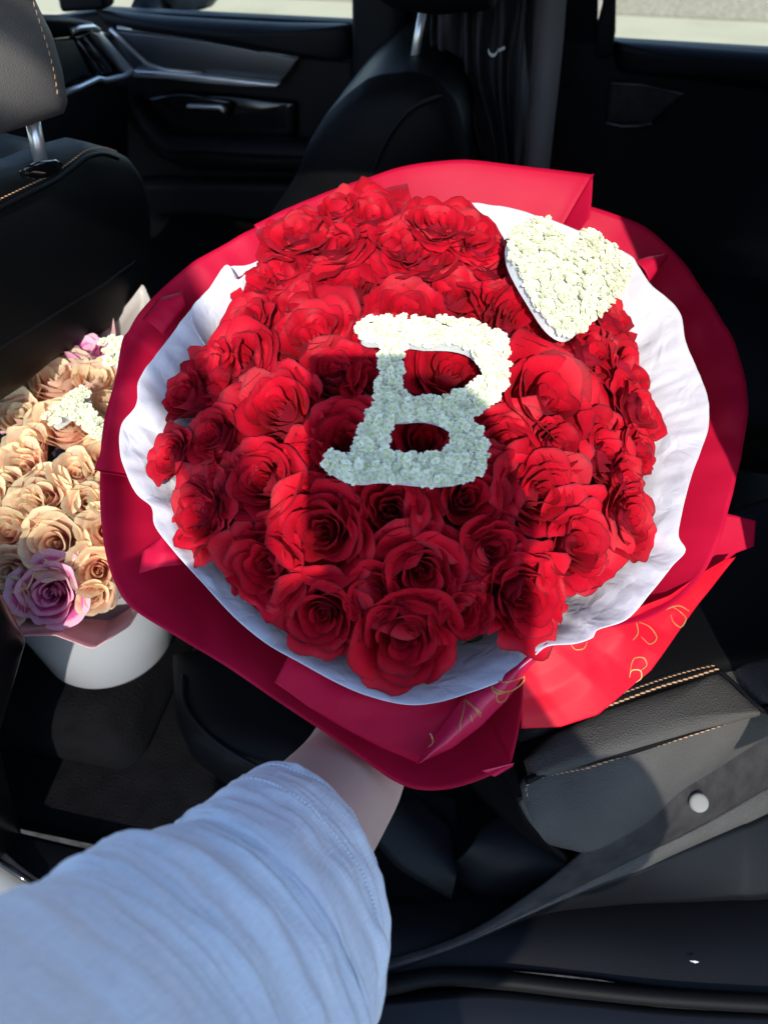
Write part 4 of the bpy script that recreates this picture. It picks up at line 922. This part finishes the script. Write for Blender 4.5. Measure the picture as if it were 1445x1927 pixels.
for s in (-1,1):
    hp=nd(pelvis+Vector((.095*s,0,-.10)),.085,root); kn=nd(pelvis+Vector((.11*s,.02,-.47)),.058,hp); an=nd(Vector((pelvis.x+.11*s,pelvis.y,.09)),.038,kn); toe=nd(Vector((pelvis.x+.12*s,pelvis.y+.17,.03)),.028,an)
# left arm
sL=nd(shL,.055,b2); eL0=nd(cam(-.20,-.24,-.16),.050,sL); eL=nd(cam(-.100,-.252,-.44),.052,eL0)
f1=nd(CP(566,1582,.600),.0520,eL); f2_=nd(CP(676,1440,.780),.0510,f1); wL=nd(cam(-.004,-.160,-.91),.034,f2_)
palm=gA+cam(0,0,0)-CAM; pc=gA+E2*-.045+N*.0; pl=nd(wL and (cam(-.002,-.100,-.95)),.034,wL); pk=nd(pc+N*.005,.036,pl)
rv=E1; 
for k,(off_,ln) in enumerate(((.030,.9),(.010,1.0),(-.010,.95),(-.030,.78))):
    c=gA+N*off_; a0=-1.9
    prev=nd(c+(E1*math.cos(a0)+E2*math.sin(a0))*.050,.0105,pk)
    for st in range(1,5):
        a=a0+st*.62*ln; prev=nd(c+(E1*math.cos(a)+E2*math.sin(a))*.050,.0098-.0009*st,prev)
a0=-1.2-math.pi*.5
prev=pk
for st in range(4):
    a=-1.75-st*.55; prev=nd(gA+N*(.045+.004*st)+(E1*math.cos(a)+E2*math.sin(a))*.049,.0125-.0012*st,prev)
# right arm lifts the phone
sR=nd(shR,.052,b2); eR=nd(SP(.275,-.565,.22),.043,sR); wR=nd(SP(.045,-.20,.075),.028,eR); pR=nd(SP(.020,-.135,.045),.033,wR)
for k in range(4):
    prev=nd(SP(.034,-.075-.020*k,.040),.010,pR); prev=nd(SP(.040,-.068-.020*k,.018),.009,prev); prev=nd(SP(.026,-.062-.020*k,.000),.008,prev)
prev=nd(SP(-.030,-.120,.045),.012,pR); prev=nd(SP(-.052,-.095,.030),.010,prev)
def skin_mesh(nodes,edges,sub=2):
    me=bpy.data.meshes.new('tmp'); me.from_pydata([tuple(n[0]) for n in nodes],edges,[]); o=bpy.data.objects.new('tmp',me); COL.objects.link(o)
    m=o.modifiers.new('s','SKIN'); m.use_smooth_shade=True; s=o.modifiers.new('ss','SUBSURF'); s.levels=sub; s.render_levels=sub
    for i,v in enumerate(o.data.skin_vertices[0].data): v.radius=(nodes[i][1],nodes[i][1]); v.use_root=(i==0)
    bpy.context.view_layer.update(); dg=bpy.context.evaluated_depsgraph_get(); r=bpy.data.meshes.new_from_object(o.evaluated_get(dg))
    V=[v.co.copy() for v in r.vertices]; F=[tuple(p.vertices) for p in r.polygons]; bpy.data.objects.remove(o); bpy.data.meshes.remove(r); return V,F
# skin radius shrinks under subdivision: grow a little
V,F=skin_mesh([(p,r*1.16) for p,r in nodes],edges)
# head: shaped ellipsoid with brow, nose, mouth, chin and ears
hc=SP(.045,-.135,.36); look=SD.copy(); hu=(Vector((0,0,1))-look*look.z).normalized(); hs=look.cross(hu)
k0=len(V); NU,NV=40,30
def headpt(th,ph):
    x=math.sin(ph)*math.sin(th); y=math.sin(ph)*math.cos(th); z=math.cos(ph)
    sx=.074*(1-.16*max(0,-z)); p=Vector((x*sx, y*.094, z*.116))
    if y>0:
        f=max(0,y)
        p.y+=.020*math.exp(-((x/.16)**2))*math.exp(-((z+.16)/.20)**2)*f
        p.y-=.010*(math.exp(-((abs(x)-.38)/.18)**2))*math.exp(-((z-.05)/.12)**2)
        p.y+=.005*math.exp(-(x/.3)**2)*math.exp(-((z+.48)/.05)**2); p.y+=.008*math.exp(-(x/.3)**2)*math.exp(-((z+.78)/.12)**2)
    p.x+=(.012 if x>0 else -.012)*math.exp(-((abs(x)-.98)/.12)**2)*math.exp(-(z/.22)**2)*math.exp(-((y+.05)/.25)**2)
    return hc+hs*p.x+look*p.y+hu*p.z
for j in range(NV+1):
    for i in range(NU): V.append(headpt(2*math.pi*i/NU, math.pi*j/NV))
for j in range(NV):
    for i in range(NU): a=k0+j*NU+i; b=k0+j*NU+(i+1)%NU; F.append((a,a+NU,b+NU,b))
obj('body',V,F,M['skin'],person)
# hair
V=[];F=[]
for j in range(21):
    for i in range(41):
        th=math.pi*.30+ (2*math.pi-math.pi*.60)*i/40; ph=math.pi*.72*j/20
        if ph<.9: th=2*math.pi*i/40
        p=headpt(th,ph)-hc; V.append(hc+p*1.09+hu*.004)
for j in range(20):
    for i in range(40): a=j*41+i; F.append((a,a+41,a+42,a+1))
obj('hair',V,F,M['hair'],person)
V,F=skin_mesh([(hc-look*.02+hu*.02,.10),(SP(.05,-.21,.40),.105),(SP(-.01,-.27,.41),.10),(SP(-.09,-.25,.40),.07),(SP(-.15,-.24,.38),.05),(SP(.09,-.28,.41),.06)],[(0,1),(1,2),(2,3),(3,4),(2,5)])
obj('added_shade_hair',V,F,M['hair'],person)  # out-of-view hair mass added to fill the shade around the head
for s in (-1,1):
    V=[];F=[]; ec=hc+hs*.029*s+look*.079+hu*.006
    for j in range(9):
        for i in range(12): th=2*math.pi*i/12; ph=math.pi*j/8; V.append(ec+Vector((math.sin(ph)*math.cos(th),math.sin(ph)*math.sin(th),math.cos(ph)))*.0115)
    for j in range(8):
        for i in range(12): a=j*12+i; b=j*12+(i+1)%12; F.append((a,a+12,b+12,b))
    obj('eye',V,F,M['white_pot'],person)
# shirt body and right sleeve
sn=[(pelvis+Vector((0,0,-.06)),.16),(belly,.155),(chest,.165),(chest.lerp(neck,.7),.085),(shL,.088),(cam(-.215,-.245,-.05),.085),(shR,.075),(SP(.285,-.585,.26),.085),(SP(.20,-.42,.16),.075),(SP(.20,-.68,.36),.13)]  # last node: bulge added to the shirt to shade the seat side
V,F=skin_mesh([(p,r*1.12) for p,r in sn],[(0,1),(1,2),(2,3),(2,4),(4,5),(2,6),(6,7),(7,8),(2,9)])
obj('shirt',V,F,M['linen'],person)
tn=[(pelvis+Vector((0,0,0)),.155)]; te=[]
for s in (-1,1):
    k=len(tn); tn+=[(pelvis+Vector((.095*s,0,-.10)),.105),(pelvis+Vector((.11*s,.02,-.47)),.080),(Vector((pelvis.x+.11*s,pelvis.y,.12)),.065)]; te+=[(0,k),(k,k+1),(k+1,k+2)]
V,F=skin_mesh([(p,r*1.1) for p,r in tn],te); obj('trousers',V,F,M['denim'],person)
# the big loose sleeve
SEC=[((496,1437),(640,1852),.530,.052),((470,1452),(650,1890),.512,.054),((430,1480),(652,1935),.490,.056),((385,1520),(648,1985),.465,.056),((345,1550),(636,2035),.450,.057),((300,1567),(618,2085),.434,.058),((235,1582),(595,2145),.412,.058),
     ((175,1597),(560,2205),.390,.058),((110,1645),(520,2290),.366,.058),((40,1680),(470,2380),.340,.058),((-60,1716),(400,2500),.308,.058),((-260,1795),(280,2720),.262,.058),((-700,1985),(90,3300),.19,.060)]
A=crom([CP(*a,d) for a,b,d,h in SEC],150); B=crom([CP(*b,d) for a,b,d,h in SEC],150); Hh=[q.x for q in crom([(h,0,0) for a,b,d,h in SEC],150)]
cen=[(a+b)/2 for a,b in zip(A,B)]; V=[];UV=[]; NT=96
for i in range(150):
    ax=(cen[max(0,i-1)]-cen[min(149,i+1)]).normalized(); W=(B[i]-A[i])/2; Hd=ax.cross(W).normalized()
    if Hd.dot(CAM-cen[i])<0: Hd=-Hd
    s=i/149
    for k in range(NT):
        t=2*math.pi*k/NT; c=math.cos(t); sn_=math.sin(t)
        d=0
        # hem, soft rings of bunched linen sweeping round the arm, drifting lines
        d-=.0012*math.exp(-((s-.030)/.004)**2)
        q=s*1.0+.020*noise.noise(Vector((c*1.5,sn_*1.5,s*3)))+.015*c
        rings=0
        for (cc,ww,am) in ((.055,.010,.0022),(.095,.014,.0035),(.135,.010,.0022),(.18,.020,.0060),(.225,.011,.0030),(.30,.030,.0085),(.37,.018,.004),(.45,.035,.0085),(.56,.03,.006),(.68,.04,.008)):
            rings+=am*math.exp(-((q-cc-.03*noise.noise(Vector((cc*50,c*1.2,0))))/ww)**2)*(.35+.65*(.5+.5*noise.noise(Vector((cc*31,c*1.6+sn_,2)))*2))
        d+=rings*(1-.55*max(0,c)**2)
        wq=q+.03*noise.noise(Vector((c*1.7,sn_*1.7,q*6)))
        d+=.0030*(tri(wq*17)-.5)*max(0,.3+noise.noise(Vector((c*1.5,sn_*1.5,q*8))))+.0016*(tri(wq*41+c*.8)-.5)*max(0,.2+noise.noise(Vector((c*2,sn_*2+7,q*10))))
        d+=.0010*noise.noise(Vector((q*70,c*1.1,sn_*1.1)))+.0009*noise.noise(Vector((q*150,c*2,sn_*2+5)))
        d+=.0035*noise.noise(Vector((c*2.2,sn_*2.2,s*9+4)))+.0016*noise.noise(Vector((c*5,sn_*5,s*22)))+.0006*noise.noise(Vector((c*14,sn_*14,s*50)))
        pos=cen[i]-W*c*(1)+Hd*Hh[i]*sn_; nrm=(-W.normalized()*c+Hd*sn_).normalized()
        V.append(pos+nrm*d*(1 if i else .3)); UV.append((k/NT*1.0,s*1.6))
F=[]
for i in range(149):
    for k in range(NT): a=i*NT+k; b=i*NT+(k+1)%NT; F.append((a,a+NT,b+NT,b))
SLV=V
o=obj('sleeve',V,F,M['linen'],person,True,UV); solid(o,.0012,-1)

# phone held up to take the picture
ph=empty('phone',cam(-.0125,-.066,.018)); tag(ph,'dark phone held up in the right hand','phone')
RC=CR
box('phone_body',cam(-.0125,-.066,.018),(.085,.150,.009),M['phone'],ph,.003,RC)

# tree added out of view behind the camera; stem and limbs throw shade stripes
tb=SP(-.10,-.6,1.5); tr_=empty('added_shade_tree',(tb.x,tb.y,0)); tag(tr_,'crooked tree shape added out of view to throw stripes of shade','tree')
TBK=1.5
TP=[(-.10,-.60),(-.10,-.30),(-.115,-.16),(-.135,-.09),(-.16,-.045),(-.185,-.005),(-.19,.04),(-.205,.075),(-.222,.12),(-.262,.178),(-.34,.212),(-.45,.24),(-.60,.29),(-.75,.35)]
tp=[Vector((tb.x,tb.y,0)),Vector((tb.x,tb.y,1.2))]+[SP(a,b,TBK) for a,b in TP]
tube('trunk',crom(tp,90),lambda t:.042-.012*min(1,t*1.6),M['carpet'],tr_,12)

BR=[(-.222,.12),(-.215,.17),(-.222,.225),(-.255,.272),(-.34,.32),(-.48,.36)]
tube('limb',crom([SP(a,b,TBK) for a,b in BR],40),.019,M['carpet'],tr_,10)

BR2=[(-.205,.075),(-.24,.05),(-.262,.0),(-.268,-.08),(-.262,-.15),(-.25,-.22)]
tube('limb',crom([SP(a,b,TBK) for a,b in BR2],40),.025,M['carpet'],tr_,10)
# stitched hem and seam round the cuff
thread=M['linen']
for idx,rad_ in ((5,.0007),(24,.0008)):
    ring=[]
    for k in range(0,NT//2+1):
        t=2*math.pi*k/NT; ax=(cen[idx-1]-cen[idx+1]).normalized(); W=(B[idx]-A[idx])/2; Hd=ax.cross(W).normalized()
        if Hd.dot(CAM-cen[idx])<0: Hd=-Hd
        ring.append(SLV[idx*NT+k]+(-W.normalized()*math.cos(t)+Hd*math.sin(t))*.0004)
    stitches('hem_stitching',ring,.0030,.0024,rad_,thread,person,(0,0,1))
# folded pleat in the top sheet and creases on the rim
loft('wrapping_sheet',[(268,602,.012),(300,560,.014),(345,548,.013)],[(310,632,.010),(330,600,.014),(352,575,.012)],M['paper'],bulge=.006,ns=20,nt_=8,crump=.004,ridge=.8)
loft('wrapping_sheet',[(262,1080,.006),(270,1035,.008),(305,1010,.008)],[(345,1062,.006),(335,1040,.010),(318,1012,.008)],M['paper'],bulge=.007,ns=20,nt_=8,crump=.004,ridge=.8)
loft('wrapping_sheet',[(1188,492,.016),(1220,482,.018),(1252,480,.016)],[(1222,530,.012),(1236,510,.016),(1254,486,.014)],M['paper'],bulge=.006,ns=20,nt_=8,crump=.003,ridge=.8)
